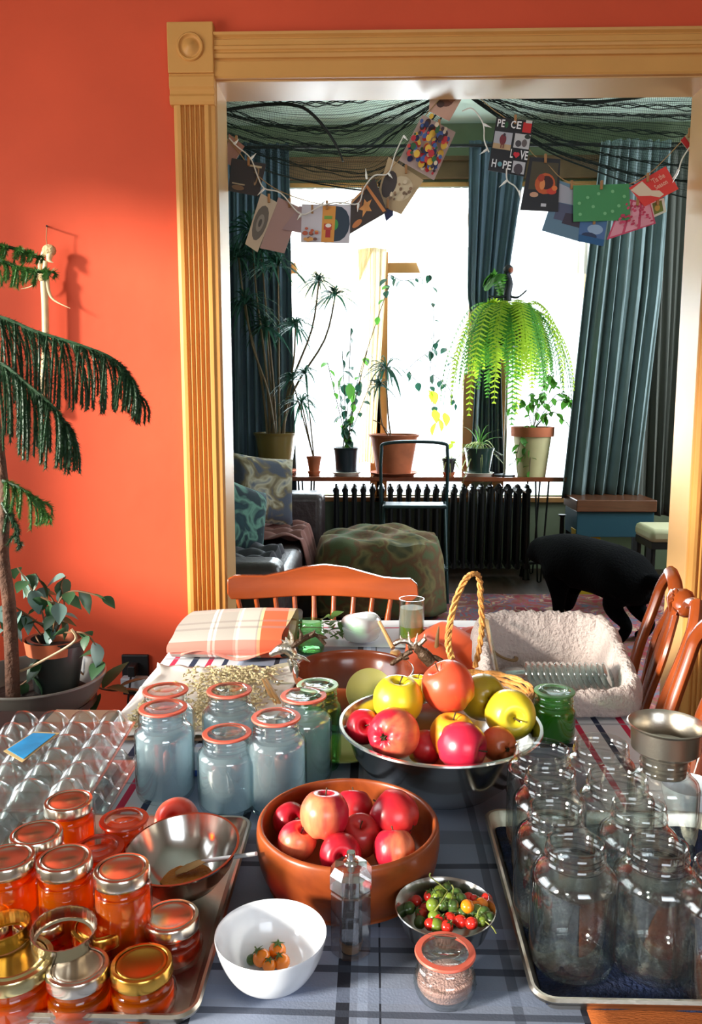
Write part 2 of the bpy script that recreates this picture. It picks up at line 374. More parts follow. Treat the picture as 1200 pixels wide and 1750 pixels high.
# ================================================================ PARLOUR
# curtains
def curtain(name, label, edges, Y, ztop, zbot, m, folds=9, amp=.045, group=None, cat='curtain', thick=.004, tabs=False):
    """edges(v)->(x0,x1) in world metres for v from 0 (top) to 1"""
    rr = random.Random(len(label)); ph = rr.random() * 6; off = [rr.uniform(-.25, .25) for _ in range(40)]
    def fn(u, v):
        x0, x1 = edges(v); k = folds * u
        y = Y + amp * (.5 + .5 * v) * (math.sin(2 * math.pi * (k + .18 * math.sin(3 * u * 6 + ph))) + .3 * math.sin(2 * math.pi * k * 2.1 + ph + 2 * v))
        return (x0 + (x1 - x0) * (u + .008 * math.sin(9 * u + 4 * v)), y, ztop + (zbot - ztop) * v + .006 * math.sin(7 * u + ph))
    t = thing(name, ((edges(0)[0] + edges(0)[1]) / 2, Y, zbot), label, cat, group)
    o = ob('curtain_cloth', MB().sheet(fn, folds * 10, 24), m, t, solid=thick)
    o.matrix_parent_inverse = Matrix.Translation(-Vector(t.location))
    return t
def lerp(a, b, t): return a + (b - a) * t
def poly(pts):
    def f(v):
        for (v0, a0, b0), (v1, a1, b1) in zip(pts, pts[1:]):
            if v <= v1: t = (v - v0) / (v1 - v0); return lerp(a0, a1, t), lerp(b0, b1, t)
        return pts[-1][1:]
    return f
M_CURT = mat('slate_teal_curtain', (86, 104, 118), .9, var=.08, vscale=5, trans=.06)
Yc = 6.5
q = lambda px: X(px, 600, Yc)
curtain('curtain', 'slate teal curtain hanging at the far left behind the tall palm-like plant', poly([(0, q(385), q(497)), (1, q(378), q(508))]), Yc, Zz(243, Yc), .12, M_CURT, 8, .035)
curtain('curtain', 'narrow slate teal curtain hanging between the two window bays above the fern', poly([(0, q(795), q(893)), (.45, q(797), q(862)), (.62, q(815), q(856)), (1, q(808), q(868))]), Yc - .02, Zz(243, Yc), .78, M_CURT, 6, .03)
q2 = lambda px: X(px, 600, 6.1)
curtain('curtain', 'wide grey teal curtain hanging right of the window, nearest the doorway casing', poly([(0, q2(1012), q2(1128)), (.4, q2(992), q2(1124)), (1, q2(968), q2(1098))]), 6.1, Zz(243, 6.1), Zz(850, 6.1), mat('grey_teal_curtain', (120, 136, 138), .9, var=.1, vscale=6, trans=.1), 7, .05)
curtain('curtain', 'dark drab curtain hanging in the corner behind the wide grey teal one', poly([(0, q2(1085), q2(1215)), (1, q2(1092), q2(1215))]), 6.3, Zz(246, 6.2), .5, mat('drab_curtain', (96, 98, 92), .95), 7, .04)
rod = thing('curtain_rod', (X(640), 6.45, Zz(250, 6.45)), 'thin black curtain rod running above all the parlour windows', 'curtain rod')
z = Zz(250, 6.45)
ob('rod', MB().tube([(X(395), 0, 0), (X(1180), 0, 0)], .012, 10), M_BLACK, rod).location = (-rod.location.x, 0, 0)
for px in (400, 720, 1165):
    ob('rod_bracket', MB().tube([(X(px) - rod.location.x, 0, 0), (X(px) - rod.location.x, .26, -.02)], .008, 8), M_BLACK, rod)
# sheers
M_SHEER = mat('white_sheer_voile', (244, 246, 240), .9, trans=.75)
M_SHEER2 = mat('cream_sheer_voile', (240, 226, 196), .9, trans=.5)
Ys = FY - .1; s_ = lambda px: X(px, 600, Ys)
curtain('sheer_curtain', 'white sheer valance gathered across the top of the left window bay', poly([(0, s_(498), s_(798)), (1, s_(498), s_(798))]), Ys, Zz(322, Ys), Zz(430, Ys), M_SHEER, 20, .012, cat='sheer curtain', thick=0)
curtain('sheer_curtain', 'white sheer valance gathered across the top of the right window', poly([(0, s_(860), s_(1004)), (1, s_(860), s_(1004))]), Ys, Zz(322, Ys), Zz(470, Ys), M_SHEER, 11, .012, cat='sheer curtain', thick=0)
curtain('sheer_curtain', 'cream sheer panel bunched down the post between the two left windows', poly([(0, s_(612), s_(660)), (.3, s_(615), s_(656)), (1, s_(612), s_(640))]), Ys - .01, Zz(425, Ys), Zz(790, Ys), M_SHEER2, 6, .02, cat='sheer curtain', thick=0)
curtain('sheer_curtain', 'white sheer panel swept aside at the upper left of the fern', poly([(0, s_(700), s_(800)), (.35, s_(730), s_(800)), (1, s_(775), s_(800))]), Ys - .01, Zz(425, Ys), Zz(640, Ys), M_SHEER, 7, .015, cat='sheer curtain', thick=0)
curtain('sheer_curtain', 'pale sheer panel hanging loosely in the leftmost window', poly([(0, s_(500), s_(640)), (1, s_(520), s_(600))]), Ys - .01, Zz(425, Ys), Zz(520, Ys), M_SHEER2, 9, .012, cat='sheer curtain', thick=0)
r2_ = thing('curtain_rod', (X(750), Ys, Zz(322, Ys) + .004), 'slim white rod carrying the sheer valances across the window tops', 'curtain rod')
ob('rod', MB().tube([(X(488) - X(750), 0, 0), (X(1012) - X(750), 0, 0)], .006, 8), mat('white_rod', (220, 220, 214), .4), r2_)
for px in (490, 1010): ob('rod_bracket', MB().tube([(X(px) - X(750), 0, 0), (X(px) - X(750), .1, 0)], .005, 6), mat('white_rod', (220, 220, 214)), r2_)
# plant shelf with hairpin legs
SY0, SY1 = 6.12, 6.56; sz = Zz(815, SY0)
M_SHELF = wood('varnished_shelf', (92, 42, 22), (140, 66, 34), .12, 4, (1, 6, 1), .8)
sh = thing('plant_shelf', (X(735, 815, SY0), (SY0 + SY1) / 2, 0), 'long varnished red-brown shelf on hairpin legs carrying the window plants', 'shelf')
sx = sh.location.x
ob('shelf_board', MB().box(X(468, 815, SY0) - sx, X(970, 815, SY0) - sx, -.22, .22, sz - .035, sz), M_SHELF, sh, smooth=False, bevel=.006)
for px in (520, 930):
    for yy in (-.16, .16):
        lx = X(px, 815, SY0) - sx
        g = MB().tube([(lx - .05, yy, sz - .035), (lx - .012, yy, .01), (lx, yy, 0), (lx + .012, yy, .01), (lx + .05, yy, sz - .035)], .007, 6)
        ob('leg', g, M_BLACK, sh)
# radiator
RY = 6.34; ra = thing('radiator', (X(738, 900, 6.2), RY, 0), 'long black cast-iron column radiator under the plant shelf', 'radiator')
rx0, rx1 = X(566, 900, 6.2), X(912, 900, 6.2); nf = 22; top = sz - .07
M_IRON = mat('black_iron', (22, 23, 25), .32, .3)
m0 = MB()
for yy in (-.075, 0, .075):
    m0.tube([(0, yy, .09), (0, yy, top - .03)], .019, 8)
for z_ in (.11, top - .05): m0.tube([(0, -.09, z_), (0, .09, z_)], .026, 8)
m0.ball((0, 0, top - .03), .03, 10, 6, (.7, 3.2, 1))
sec = None
for k in range(nf):
    x = lerp(rx0, rx1, (k + .5) / nf) - ra.location.x
    if sec is None: sec = ob('section', m0, M_IRON, ra, loc=(x, 0, 0))
    else:
        c = sec.copy(); COL.objects.link(c); c.location.x = x
for x in (rx0 - ra.location.x + .03, rx1 - ra.location.x - .03):
    ob('foot', MB().tube([(x, -.07, 0), (x, -.05, .1)], [.03, .02], 8).tube([(x, .07, 0), (x, .05, .1)], [.03, .02], 8), M_IRON, ra)
ob('inlet_pipe', MB().tube([(rx1 - ra.location.x, 0, .12), (rx1 - ra.location.x + .1, 0, .12), (rx1 - ra.location.x + .13, 0, 0)], .014, 8), M_IRON, ra)
# step stool
st = thing('step_stool', (X(707, 900, 5.75), 5.75, 0), 'dark green metal step stool with hoop back standing before the radiator', 'step stool')
M_STOOL = mat('dark_green_metal', (28, 52, 56), .35, .2)
hx = (X(765, 800, 5.75) - X(652, 800, 5.75)) / 2; ht = Zz(757, 5.75)
ob('hoop_frame', MB().tube(cat_rom([(-hx, .06, 0), (-hx, .02, ht * .6), (-hx, 0, ht - .08), (-hx + .05, 0, ht), (hx - .05, 0, ht), (hx, 0, ht - .08), (hx, .02, ht * .6), (hx, .06, 0)], 6), .012, 8), M_STOOL, st)
for sgn in (-1, 1):
    ob('leg', MB().tube([(sgn * (hx - .01), -.3, 0), (sgn * (hx - .02), -.06, Zz(855, 5.75))], .011, 8), M_STOOL, st)
ob('seat', MB().box(-hx + .01, hx - .01, -.17, .03, Zz(858, 5.75) - .025, Zz(858, 5.75)), M_STOOL, st, smooth=False, bevel=.01)
ob('step', MB().box(-hx + .01, hx - .01, -.3, -.16, .24, .262), M_STOOL, st, smooth=False, bevel=.006)
# pots and plants on the shelf
M_LEAFB = mat('dark_bluegreen_leaf', (38, 78, 62), .5, trans=.3)
M_LEAFG = mat('mid_green_leaf', (74, 130, 46), .5, trans=.5)
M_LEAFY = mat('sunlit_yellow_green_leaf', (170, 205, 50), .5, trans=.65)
M_STEM = mat('woody_stem', (96, 78, 54), .8)
def pot_mesh(r0, r1, h, rim=.0, rh=.02):
    p = [(0, 0), (r0, 0), (r1 * .96, h - rh), (r1 * .96 + rim, h - rh), (r1 + rim, h), (r1 - .008, h), (r1 * .93, h - rh), (r1 * .9, h - .03)]
    return MB().lathe(p, 32)
def leafmesh(l=.06, wd=.035, fold=.01):
    mb = MB(); n = 6; vs = []
    for i in range(n + 1):
        t = i / n; ww = wd * .5 * math.sin(math.pi * min(1, t * 1.02)) ** .8 * (1.25 - .5 * t) if 0 < t < 1 else .0006
        zc = -l * .25 * t * t
        vs += [(t * l, -ww, zc - 0 + fold * (ww / wd)), (t * l, 0, zc), (t * l, ww, zc + fold * (ww / wd))]
    fs = []
    for i in range(n):
        a = i * 3; fs += [(a, a + 1, a + 4, a + 3), (a + 1, a + 2, a + 5, a + 4)]
    return mb.add(vs, fs)
LEAF = {}
def leaf_copies(parent, places, m, l, wd, name='leaf'):
    """places: (pos, yaw, pitch, scale) -- every leaf its own object sharing one mesh"""
    key = (m.name, round(l, 4), round(wd, 4))
    for p, yaw, pit, s in places:
        if key not in LEAF: o = ob(name, leafmesh(l, wd), m, parent); LEAF[key] = o.data
        else: o = bpy.data.objects.new(name, LEAF[key]); COL.objects.link(o); o.parent = parent
        o.location = p; o.rotation_euler = (rnd.uniform(-.4, .4), pit, yaw); o.scale = (s, s, s)
def strap_crown(c, n, L, wd, rr, droop=1.0, up=.8, mb=None):
    """crown of strap leaves (dracaena)"""
    mb = mb or MB()
    for k in range(n):
        a = rr.uniform(0, 2 * math.pi); el = rr.uniform(-.1, 1.35) * up; l = L * rr.uniform(.7, 1.1); pts = []
        dx, dy = math.cos(a), math.sin(a)
        for i in range(6):
            t = i / 5; pts.append(Vector((c[0] + dx * l * t * math.cos(el * (1 - .1 * t)), c[1] + .6 * dy * l * t * math.cos(el) , c[2] + l * (t * math.sin(el) - droop * .55 * t * t))))
        side = Vector((-dy, dx, 0)); vs = []; w_ = wd * rr.uniform(.8, 1.2)
        for i, p in enumerate(pts):
            ww = w_ * (.5, .95, 1, .8, .5, .04)[i]; vs += [p - side * ww / 2, p + side * ww / 2 + Vector((0, 0, ww * .3))]
        mb.add(vs, [(2 * i, 2 * i + 1, 2 * i + 3, 2 * i + 2) for i in range(5)])
    return mb
def potted(name, label, px, py_base, Y, r0, r1, h, m, saucer=None, rim=.006, zoff=0):
    p = PY(px, py_base, Y); p = Vector((p.x, Y, sz + zoff))
    t = thing(name, p, label, 'plant')
    po = ob('pot', pot_mesh(r0, r1, h, rim), m, t, loc=(0, 0, .012 if saucer else 0))
    ob('soil', MB().lathe([(r1 * .92, h - .03), (0, h - .025)], 24), M_SOIL, t)
    if saucer: ob('saucer', MB().lathe([(0, 0), (r0 * 1.15, 0), (r0 * 1.45, .025), (r0 * 1.4, .027), (r0 * 1.1, .008), (0, .008)], 32), saucer, t)
    return t
pxm = 1400 / 6.2   # px per metre on the shelf
# tall dracaena, left
t = potted('dracaena', 'very tall thin-leaved dracaena in a big olive glazed pot at the shelf left end', 472, 800, 6.3, .115, .165, .30, mat('olive_glaze', (112, 92, 46), .3, coat=.5), M_TERRA, .008, .01)
b0 = Vector(t.location)
stems = [((-.04, 0), (430, 395), .46), ((0, .03), (447, 430), .42), ((.03, -.03), (475, 455), .34), ((.0, -.02), (420, 520), .36), ((.06, .0), (505, 560), .26), ((-.02, .02), (455, 560), .3), ((.04, .02), (573, 505), .24), ((.05, 0), (545, 480), .2), ((-.06, .0), (408, 440), .34)]
rr = random.Random(3)
for (ox, oy), (tx, ty), L in stems:
    tip = PY(tx, ty, 6.25 + oy) - b0
    path = cat_rom([(ox, oy, .27), (lerp(ox, tip.x, .25), oy, lerp(.27, tip.z, .35)), (lerp(ox, tip.x, .8), oy * 2, lerp(.27, tip.z, .7)), tuple(tip)], 4)
    ob('stem', MB().tube(path, [.011 - .006 * i / len(path) for i in range(len(path))], 6), M_STEM, t)
    ob('leaf_crown', strap_crown(tip, 46, L * .95, .017, rr, 1.35, 1.15), M_LEAFB, t)
t = potted('dracaena', 'small spiky dracaena in a small terracotta pot right of the olive pot', 537, 806, 6.28, .036, .055, .13, M_TERRA, M_TERRA, .004)
b0 = Vector(t.location)
for (tx, ty, L) in ((516, 690, .24), (522, 640, .2), (500, 650, .18)):
    tip = PY(tx, ty, 6.25) - b0
    ob('stem', MB().tube(cat_rom([(0, 0, .11), (tip.x * .4, 0, tip.z * .5), tuple(tip)], 4), .005, 6), M_STEM, t)
    ob('leaf_crown', strap_crown(tip, 34, L * 1.15, .014, rr, 1.5, 1.1), M_LEAFB, t)
t = potted('vine_plant', 'leafy vine in a navy pot on a white saucer', 592, 806, 6.28, .082, .100, .20, mat('navy_pot', (22, 34, 44), .35), mat('white_saucer', (215, 212, 200), .35), .003)
b0 = Vector(t.location); pts = []
for (tx, ty) in ((600, 560), (585, 600), (618, 640), (578, 650), (628, 600), (640, 640), (604, 690), (560, 620), (664, 490)):
    tip = PY(tx, ty, 6.2 + rr.uniform(-.08, .1)) - b0; path = cat_rom([(rr.uniform(-.04, .04), rr.uniform(-.03, .03), .18), (tip.x * .2, 0, tip.z * .45), tuple(tip)], 6)
    ob('stem', MB().tube(path, .0032, 5), M_STEM, t)
    for p in path[4:]: pts.append((Vector(p), rr.uniform(0, 6.3), rr.uniform(.1, 1.4), rr.uniform(.5, 1.3)))
k = len(pts); leaf_copies(t, pts[:k * 2 // 3], M_LEAFB, .075, .050); leaf_copies(t, pts[k * 2 // 3:], M_LEAFG, .08, .052)
big = [PY(598, 655, 6.15) - b0, PY(588, 640, 6.15) - b0]
leaf_copies(t, [(big[0], 4.9, 1.2, 1.6), (big[1], 2.6, .9, 1.6)], M_LEAFG, .075, .05)
t = potted('dracaena', 'spindly dracaena in the largest terracotta pot on a wide saucer', 673, 812, 6.26, .130, .185, .30, M_TERRA, M_TERRA, .010)
b0 = Vector(t.location)
for (tx, ty, L) in ((660, 630, .27), (648, 660, .16)):
    tip = PY(tx, ty, 6.2) - b0
    ob('stem', MB().tube(cat_rom([(-.02, 0, .27), (tip.x * .9 + .01, 0, tip.z * .6), tuple(tip)], 5), .006, 6), M_STEM, t)
    ob('leaf_crown', strap_crown(tip, 38, L * 1.1, .014, rr, 1.4, 1.0), M_LEAFB, t)
ob('stem', MB().tube(cat_rom([(.0, 0, .27), (-.09, 0, .38), (-.16, 0, .42)], 5), .004, 6), M_STEM, t)
t = potted('spider_plant', 'tiny spider plant in a dark pot beside the largest terracotta pot', 767, 815, 6.24, .034, .052, .12, mat('dark_violet_pot', (50, 40, 48), .5), M_TERRA, .003)
ob('leaf_crown', strap_crown((0, 0, .12), 26, .17, .009, rr, 2.0, 1.2), mat('variegated_leaf', (180, 190, 130), .5, trans=.5), t)
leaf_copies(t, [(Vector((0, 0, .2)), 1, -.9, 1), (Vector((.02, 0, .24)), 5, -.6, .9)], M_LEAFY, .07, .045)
t = potted('spider_plant', 'arching spider plant in a dark green pot under the fern', 818, 814, 6.24, .080, .112, .20, mat('bottle_green_pot', (24, 52, 48), .3, coat=.4), mat('white_saucer', (215, 212, 200)), .004)
ob('leaf_crown', strap_crown((0, 0, .2), 30, .30, .012, rr, 1.9, 1.2), MC['variegated_leaf'], t)
ob('leaf_crown', strap_crown((0, 0, .22), 20, .30, .012, rr, .8, 1.3), M_LEAFG, t)
t = potted('trailing_plant', 'trailing leafy plant in a tall cream pot with a terracotta rim', 908, 816, 6.24, .105, .150, .36, mat('cream_olive_pot', (186, 174, 128), .6, var=.12, vscale=6), None, .0)
ob('rim_band', MB().lathe([(.153, .30), (.158, .30), (.160, .37), (.150, .37), (.148, .30)], 32, close=True), M_TERRA, t)
b0 = Vector(t.location); pts = []
for (tx, ty) in ((985, 690), (965, 720), (950, 660), (930, 690), (905, 690), (870, 700), (895, 780), (905, 805), (880, 790), (990, 700)):
    tip = PY(tx, ty, 6.1 + rr.uniform(-.02, .1)) - b0; path = cat_rom([(0, -.02, .34), (tip.x * .5, -.1, max(tip.z, .3) + .07), tuple(tip)], 6)
    ob('stem', MB().tube(path, .003, 5), M_STEM, t)
    for p in path[3:]: pts.append((Vector(p), rr.uniform(0, 6.3), rr.uniform(.1, 1.3), rr.uniform(.6, 1.2)))
leaf_copies(t, pts, M_LEAFG, .075, .048)
t = potted('small_pot', 'small red pot at the far left end of the shelf', 412, 800, 6.3, .035, .05, .12, mat('red_pot', (150, 30, 34), .4), None, .004)
t.location.z = sz - .0; ob('leaf_crown', strap_crown((0, 0, .12), 12, .12, .008, rr, 1, 1.2), M_LEAFB, t)
ob('shelf_wing', MB().box(X(392, 815, SY0) - sx, X(468, 815, SY0) - sx, -.1, .22, sz - .035, sz), M_SHELF, sh, smooth=False, bevel=.006)
# leafy vine hanging free in the middle window
t = thing('hanging_vine', PY(735, 470, 6.45), 'leafy vine trailing down in front of the bright middle window', 'plant'); b0 = Vector(t.location); pts = []; pb = []
ob('hook', MB().tube([(0, .14, .0), (0, 0, .0), (0, 0, -.02)], .004, 6), M_BLACK, t)
for (pp) in ([(735, 470), (690, 480), (664, 470), (660, 500)], [(735, 470), (742, 560), (735, 640), (742, 700)], [(735, 600), (700, 630), (720, 660)], [(740, 640), (765, 660), (778, 690)], [(735, 600), (755, 580), (770, 620)]):
    path = cat_rom([tuple(PY(a, b, 6.45) - b0) for a, b in pp], 7)
    ob('stem', MB().tube(path, .0025, 5), M_STEM, t)
    for i, p in enumerate(path):
        if i % 2 == 0: pts.append((Vector(p), rr.uniform(0, 6.3), rr.uniform(.1, 1.4), rr.uniform(.5, 1.2)))
leaf_copies(t, pts, M_LEAFB, .075, .052)
for (a, b) in ((738, 668), (742, 700), (750, 715), (732, 665), (760, 705), (745, 722)): pb.append((PY(a, b, 6.35) - b0, rr.uniform(0, 6.3), 1.0, 1.3))
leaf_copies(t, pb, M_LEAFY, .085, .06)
# fern on a tall stand
FX, FYY = X(862, 560, 6.22), 6.22; fz = Zz(560, FYY)
fs_ = thing('plant_stand', (FX, FYY, sz), 'slender grey plant stand on the shelf holding up the big fern', 'plant stand')
ob('post', MB().tube([(0.03, 0, .01), (.03, 0, fz - .14 - sz)], .010, 8), mat('pale_post', (150, 140, 120), .5), fs_)
ob('base', MB().lathe([(0, 0), (.08, 0), (.08, .012), (.02, .02), (0, .02)], 24, c=(.03, 0, 0)), M_BLACK, fs_)
ob('top_plate', MB().lathe([(0, 0), (.1, 0), (.1, .012), (0, .012)], 24, c=(.03, 0, fz - .14 - sz)), M_BLACK, fs_)
fe = thing('fern', (FX + .03, FYY, fz - .128), 'large bright green fern with long drooping fronds hanging in the window light', 'fern')
ob('pot', pot_mesh(.08, .115, .15, .005), mat('dark_pot', (46, 40, 38), .6), fe)
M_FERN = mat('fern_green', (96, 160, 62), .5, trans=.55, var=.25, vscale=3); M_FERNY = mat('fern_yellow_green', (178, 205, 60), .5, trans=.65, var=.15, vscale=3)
def frond(a, L, rise, mm, rr, drop=1.0):
    mb = MB(); n = 34; P_ = []
    for i in range(n + 1):
        t_ = i / n; r_ = L * .50 * (1 - (1 - t_) ** 1.9); zz = rise * math.sin(min(1, t_ * 2.2) * math.pi / 2) - L * drop * max(0, t_ - .22) ** 1.25
        P_.append(Vector((math.cos(a) * r_, math.sin(a) * r_ * (.45 if math.sin(a) > 0 else 1), .14 + zz)))
    mb.tube(P_[::3], .0022, 4)
    for i in range(2, n):
        t_ = i / n; d = (P_[min(i + 1, n)] - P_[i - 1]).normalized(); side = d.cross(Vector((math.cos(a), math.sin(a), .6))).normalized()
        if side.length < .1: side = Vector((-math.sin(a), math.cos(a), 0))
        ll = .052 * (math.sin(math.pi * min(1, t_ * .93 + .08)) ** .6) + .006
        for s in (-1, 1):
            b_ = P_[i]; tip = b_ + side * s * ll + d * ll * .25 + Vector((0, 0, -ll * .25)); wv = d * .0085
            mb.add([b_ - wv, b_ + wv, tip + wv * .4, tip - wv * .4], [(0, 1, 2, 3)])
    return ob('frond', mb, mm, fe, smooth=False)
rr = random.Random(11)
for k in range(72):
    a = k * 2.39996; L = rr.uniform(.62, 1.02); low = k % 3 == 0
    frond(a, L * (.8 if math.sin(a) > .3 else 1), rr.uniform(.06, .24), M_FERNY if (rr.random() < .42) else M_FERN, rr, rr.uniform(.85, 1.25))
for k in range(7): frond(rr.uniform(2.4, 3.9), rr.uniform(.28, .4), rr.uniform(.3, .4), M_FERN, rr, .35)
# dark winged ornament above the fern
orn = thing('winged_ornament', PY(868, 500, 6.14), 'small dark winged figure ornament perched on top of the fern', 'ornament')
ob('body', MB().tube(cat_rom([(0, 0, -.06), (0, 0, 0), (.01, 0, .08), (-.01, 0, .13)], 4), [.03] * 4 + [.028] * 4 + [.022] * 5, 10), mat('dark_plumage', (34, 36, 44), .6), orn)
ob('head', MB().ball((0, 0, .16), .036, 12, 8), mat('dark_plumage', (34, 36, 44)), orn)
ob('face', MB().ball((.012, -.024, .155), .02, 10, 6), mat('russet_face', (150, 80, 60), .6), orn)
for sg in (-1, 1):
    ob('wing', MB().tube(cat_rom([(0, 0, -.02), (sg * .07, -.01, -.035), (sg * .14, 0, .02 if sg > 0 else -.02)], 5), [.012] + [.024] * 5 + [.016] * 4 + [.004], 8, flat=.35), MC['dark_plumage'], orn)
# ottoman with blanket
ot = thing('ottoman', (X(648, 950, 5.2), 5.25, 0), 'low ottoman draped in an olive green patterned blanket', 'ottoman')
def otf(u, v):
    a = 2 * math.pi * u; ex = 3.6; ca, sa = math.cos(a), math.sin(a)
    sq = (abs(ca) ** ex + abs(sa) ** ex) ** (-1 / ex)
    if v < .5: r_ = v / .5; z_ = .50 + .05 * (1 - r_ ** 3) ; k_ = r_ * .93
    else: t_ = (v - .5) / .5; k_ = .93 + .07 * math.sin(min(1, t_ * 3) * math.pi / 2) + .05 * t_; z_ = .50 - .44 * t_ ** 1.1
    x, y = ca * sq * .40 * k_, sa * sq * .33 * k_
    wr = .012 * math.sin(26 * x + 9 * y + 3 * math.sin(7 * y)) + .008 * math.sin(40 * y + 8 * x)
    return (x + (.012 * math.sin(a * 11) * max(0, v - .5) * 3), y, z_ + wr * (1 if v < .55 else .3) + .025 * math.exp(-((x - .02) ** 2 + (y - .2) ** 2) * 60))
ob('blanket', MB().sheet(otf, 96, 30), patches('olive_tapestry', [(96, 98, 62), (70, 72, 48), (120, 110, 70), (104, 72, 48), (84, 92, 60)], 7, .9, .4), ot, solid=.006)
ob('cushion_box', MB().box(-.33, .33, -.27, .27, .1, .47), mat('brown_upholstery', (70, 54, 44), .8), ot, smooth=False, bevel=.03)
for sx_ in (-1, 1):
    for sy_ in (-1, 1): ob('leg', MB().tube([(sx_ * .27, sy_ * .21, 0), (sx_ * .27, sy_ * .21, .12)], [.015, .022], 8), M_IRON, ot)
# sofa
so = thing('sofa', (-.85, 4.95, 0), 'dark brown leather sofa along the parlour left wall', 'sofa')
M_LEATH = mat('dark_brown_leather', (54, 42, 44), .38, bump=.3, bscale=40)
def rbox(x0, x1, y0, y1, z0, z1, b=.06): return dict(mb=MB().box(x0, x1, y0, y1, z0, z1), b=b)
for nm_, bx_ in (('back', (-.5, -.25, -1.1, 1.05, .1, .92)), ('seat_base', (-.25, .38, -1.0, .95, .08, .32)), ('seat_cushion', (-.25, .42, -.98, -.03, .32, .5)), ('seat_cushion', (-.25, .42, -.01, .75, .32, .5)), ('arm', (-.3, .50, .76, 1.05, .08, .735)), ('arm', (-.3, .42, -1.22, -1.0, .08, .64))):
    ob(nm_, MB().box(*bx_), M_LEATH, so, smooth=True, bevel=.055).modifiers['b'].segments = 4
for x_ in (-.4, .35):
    for y_ in (-1.1, .95): ob('leg', MB().tube([(x_, y_, 0), (x_, y_, .1)], .025, 8), M_IRON, so)
def drape(name, label, cx, cy_, cz, wx, wy, drop, m, seed=1, rot=0):
    rr_ = random.Random(seed); p1, p2 = rr_.random() * 6, rr_.random() * 6
    def fn(u, v):
        x = (u - .5) * wx; y = (v - .5) * wy
        over = max(0, (u - .62) / .38); z_ = -drop * over ** 1.3; x = x - over * wx * .26
        z_ += .02 * math.sin(34 * y + 5 * x + p1 + 2 * math.sin(9 * x)) + .010 * math.sin(60 * y - 14 * x + p2); x += .012 * math.sin(40 * y + p1)
        return (x, y, z_)
    o = ob(name, MB().sheet(fn, 40, 60), m, None, loc=(cx, cy_, cz), rot=(0, 0, rot), label=label, cat='blanket', solid=.008); return o
drape('throw_blanket', 'crumpled dusty pink-brown throw over the sofa seat end nearest the window', -.52, 5.28, .545, .62, .62, .30, mat('pink_brown_throw', (128, 84, 78), .9, var=.1), 2)
drape('throw_blanket', 'dark ribbed grey throw bunched on the nearest sofa seat', -.62, 4.32, .545, .55, .85, .28, mat('charcoal_throw', (66, 64, 72), .8, var=.2, vscale=20), 5)
def cushion(label, c, s, rot, m, th=.16):
    def fn(u, v):
        x, y = 2 * u - 1, 2 * v - 1; k_ = (1 - x ** 4) * (1 - y ** 4)
        return x, y, k_
    mb = MB(); n = 16
    for sg in (1, -1):
        mb.sheet(lambda u, v: ((2 * u - 1) * s / 2 * (1 - .06 * (1 - (2 * v - 1) ** 2)), (2 * v - 1) * s / 2 * (1 - .06 * (1 - (2 * u - 1) ** 2)), sg * th / 2 * math.sqrt(max(0, (1 - (2 * u - 1) ** 4) * (1 - (2 * v - 1) ** 4)))), n, n)
    return ob('cushion', mb, m, None, loc=c, rot=rot, label=label, cat='cushion')
cushion('grey and cream leaf-patterned cushion leaning on the sofa back', PY(450, 838, 5.35), .46, (R(78), R(8), R(36)), patches('grey_cream_print', [(150, 146, 138), (92, 96, 108), (168, 160, 140), (110, 96, 70), (70, 74, 88)], 7, .9, .8))
cushion('dark teal floral cushion leaning on the near sofa end', PY(405, 885, 4.7), .44, (R(75), R(22), R(50)), patches('teal_floral', [(150, 130, 60), (26, 60, 66), (22, 44, 54), (90, 130, 116), (18, 38, 46)], 7, .9, .6))
# rug
rg = MB().sheet(lambda u, v: (lerp(-.3, 2.4, u), lerp(3.2, 5.75, v), .008 + .002 * math.sin(9 * u)), 12, 12)
ob('rug', rg, patches('persian_rug', [(168, 60, 76), (150, 48, 62), (196, 180, 150), (180, 66, 84), (92, 120, 140), (176, 64, 80), (130, 110, 80), (160, 52, 70)], 7, .95, 1.2, .4), None, solid=.014, origin=(1.0, 4.5, 0.0), label='red patterned rug with blue and cream motifs on the parlour floor', cat='rug')
# things on the right of the parlour
bn = thing('storage_bench', (X(1035, 880, 5.95), 5.95, 0), 'low bench with a teal panel and brown top under the right curtain', 'bench')
zb0 = Zz(915, 5.8); zb1 = Zz(872, 5.8); zb2 = Zz(852, 5.8)
ob('top', MB().box(-.26, .3, -.2, .2, zb1, zb2), wood('bench_brown', (84, 48, 30), (104, 62, 40)), bn, smooth=False, bevel=.006)
ob('panel', MB().box(-.25, .29, -.18, .18, zb0, zb1), mat('teal_panel', (20, 66, 80), .5), bn, smooth=False, bevel=.004)
for x_ in (-.23, .27):
    for y_ in (-.15, .15): ob('leg', MB().box(x_ - .02, x_ + .02, y_ - .02, y_ + .02, 0, zb0), M_BLACK, bn, smooth=False)
yb = thing('yellow_box', (X(1002, 915, 5.8), 5.85, 0), 'yellow box on the floor under the teal bench', 'box')
ob('box_body', MB().box(-.08, .1, -.06, .06, 0, Zz(908, 5.8)), mat('yellow_card', (196, 160, 30), .6), yb, smooth=False, bevel=.003)
ob('lid', MB().box(-.083, .103, -.063, .063, Zz(908, 5.8), Zz(908, 5.8) + .02), mat('yellow_card', (196, 160, 30)), yb, smooth=False, bevel=.003)
va = thing('candlestick', (X(960, 915, 6.0), 6.0, 0), 'small dark cast candlestick on the floor beside the radiator', 'candlestick')
ob('stem', MB().lathe([(0, 0), (.07, 0), (.06, .05), (.04, .12), (.05, .2), (.02, .24), (.015, Zz(878, 6.0) - .02), (.03, Zz(878, 6.0)), (0, Zz(878, 6.0))], 16), M_IRON, va)
ob('arms', MB().tube([(-.06, 0, .36), (0, 0, .33), (.06, 0, .36)], .008, 6), M_IRON, va)
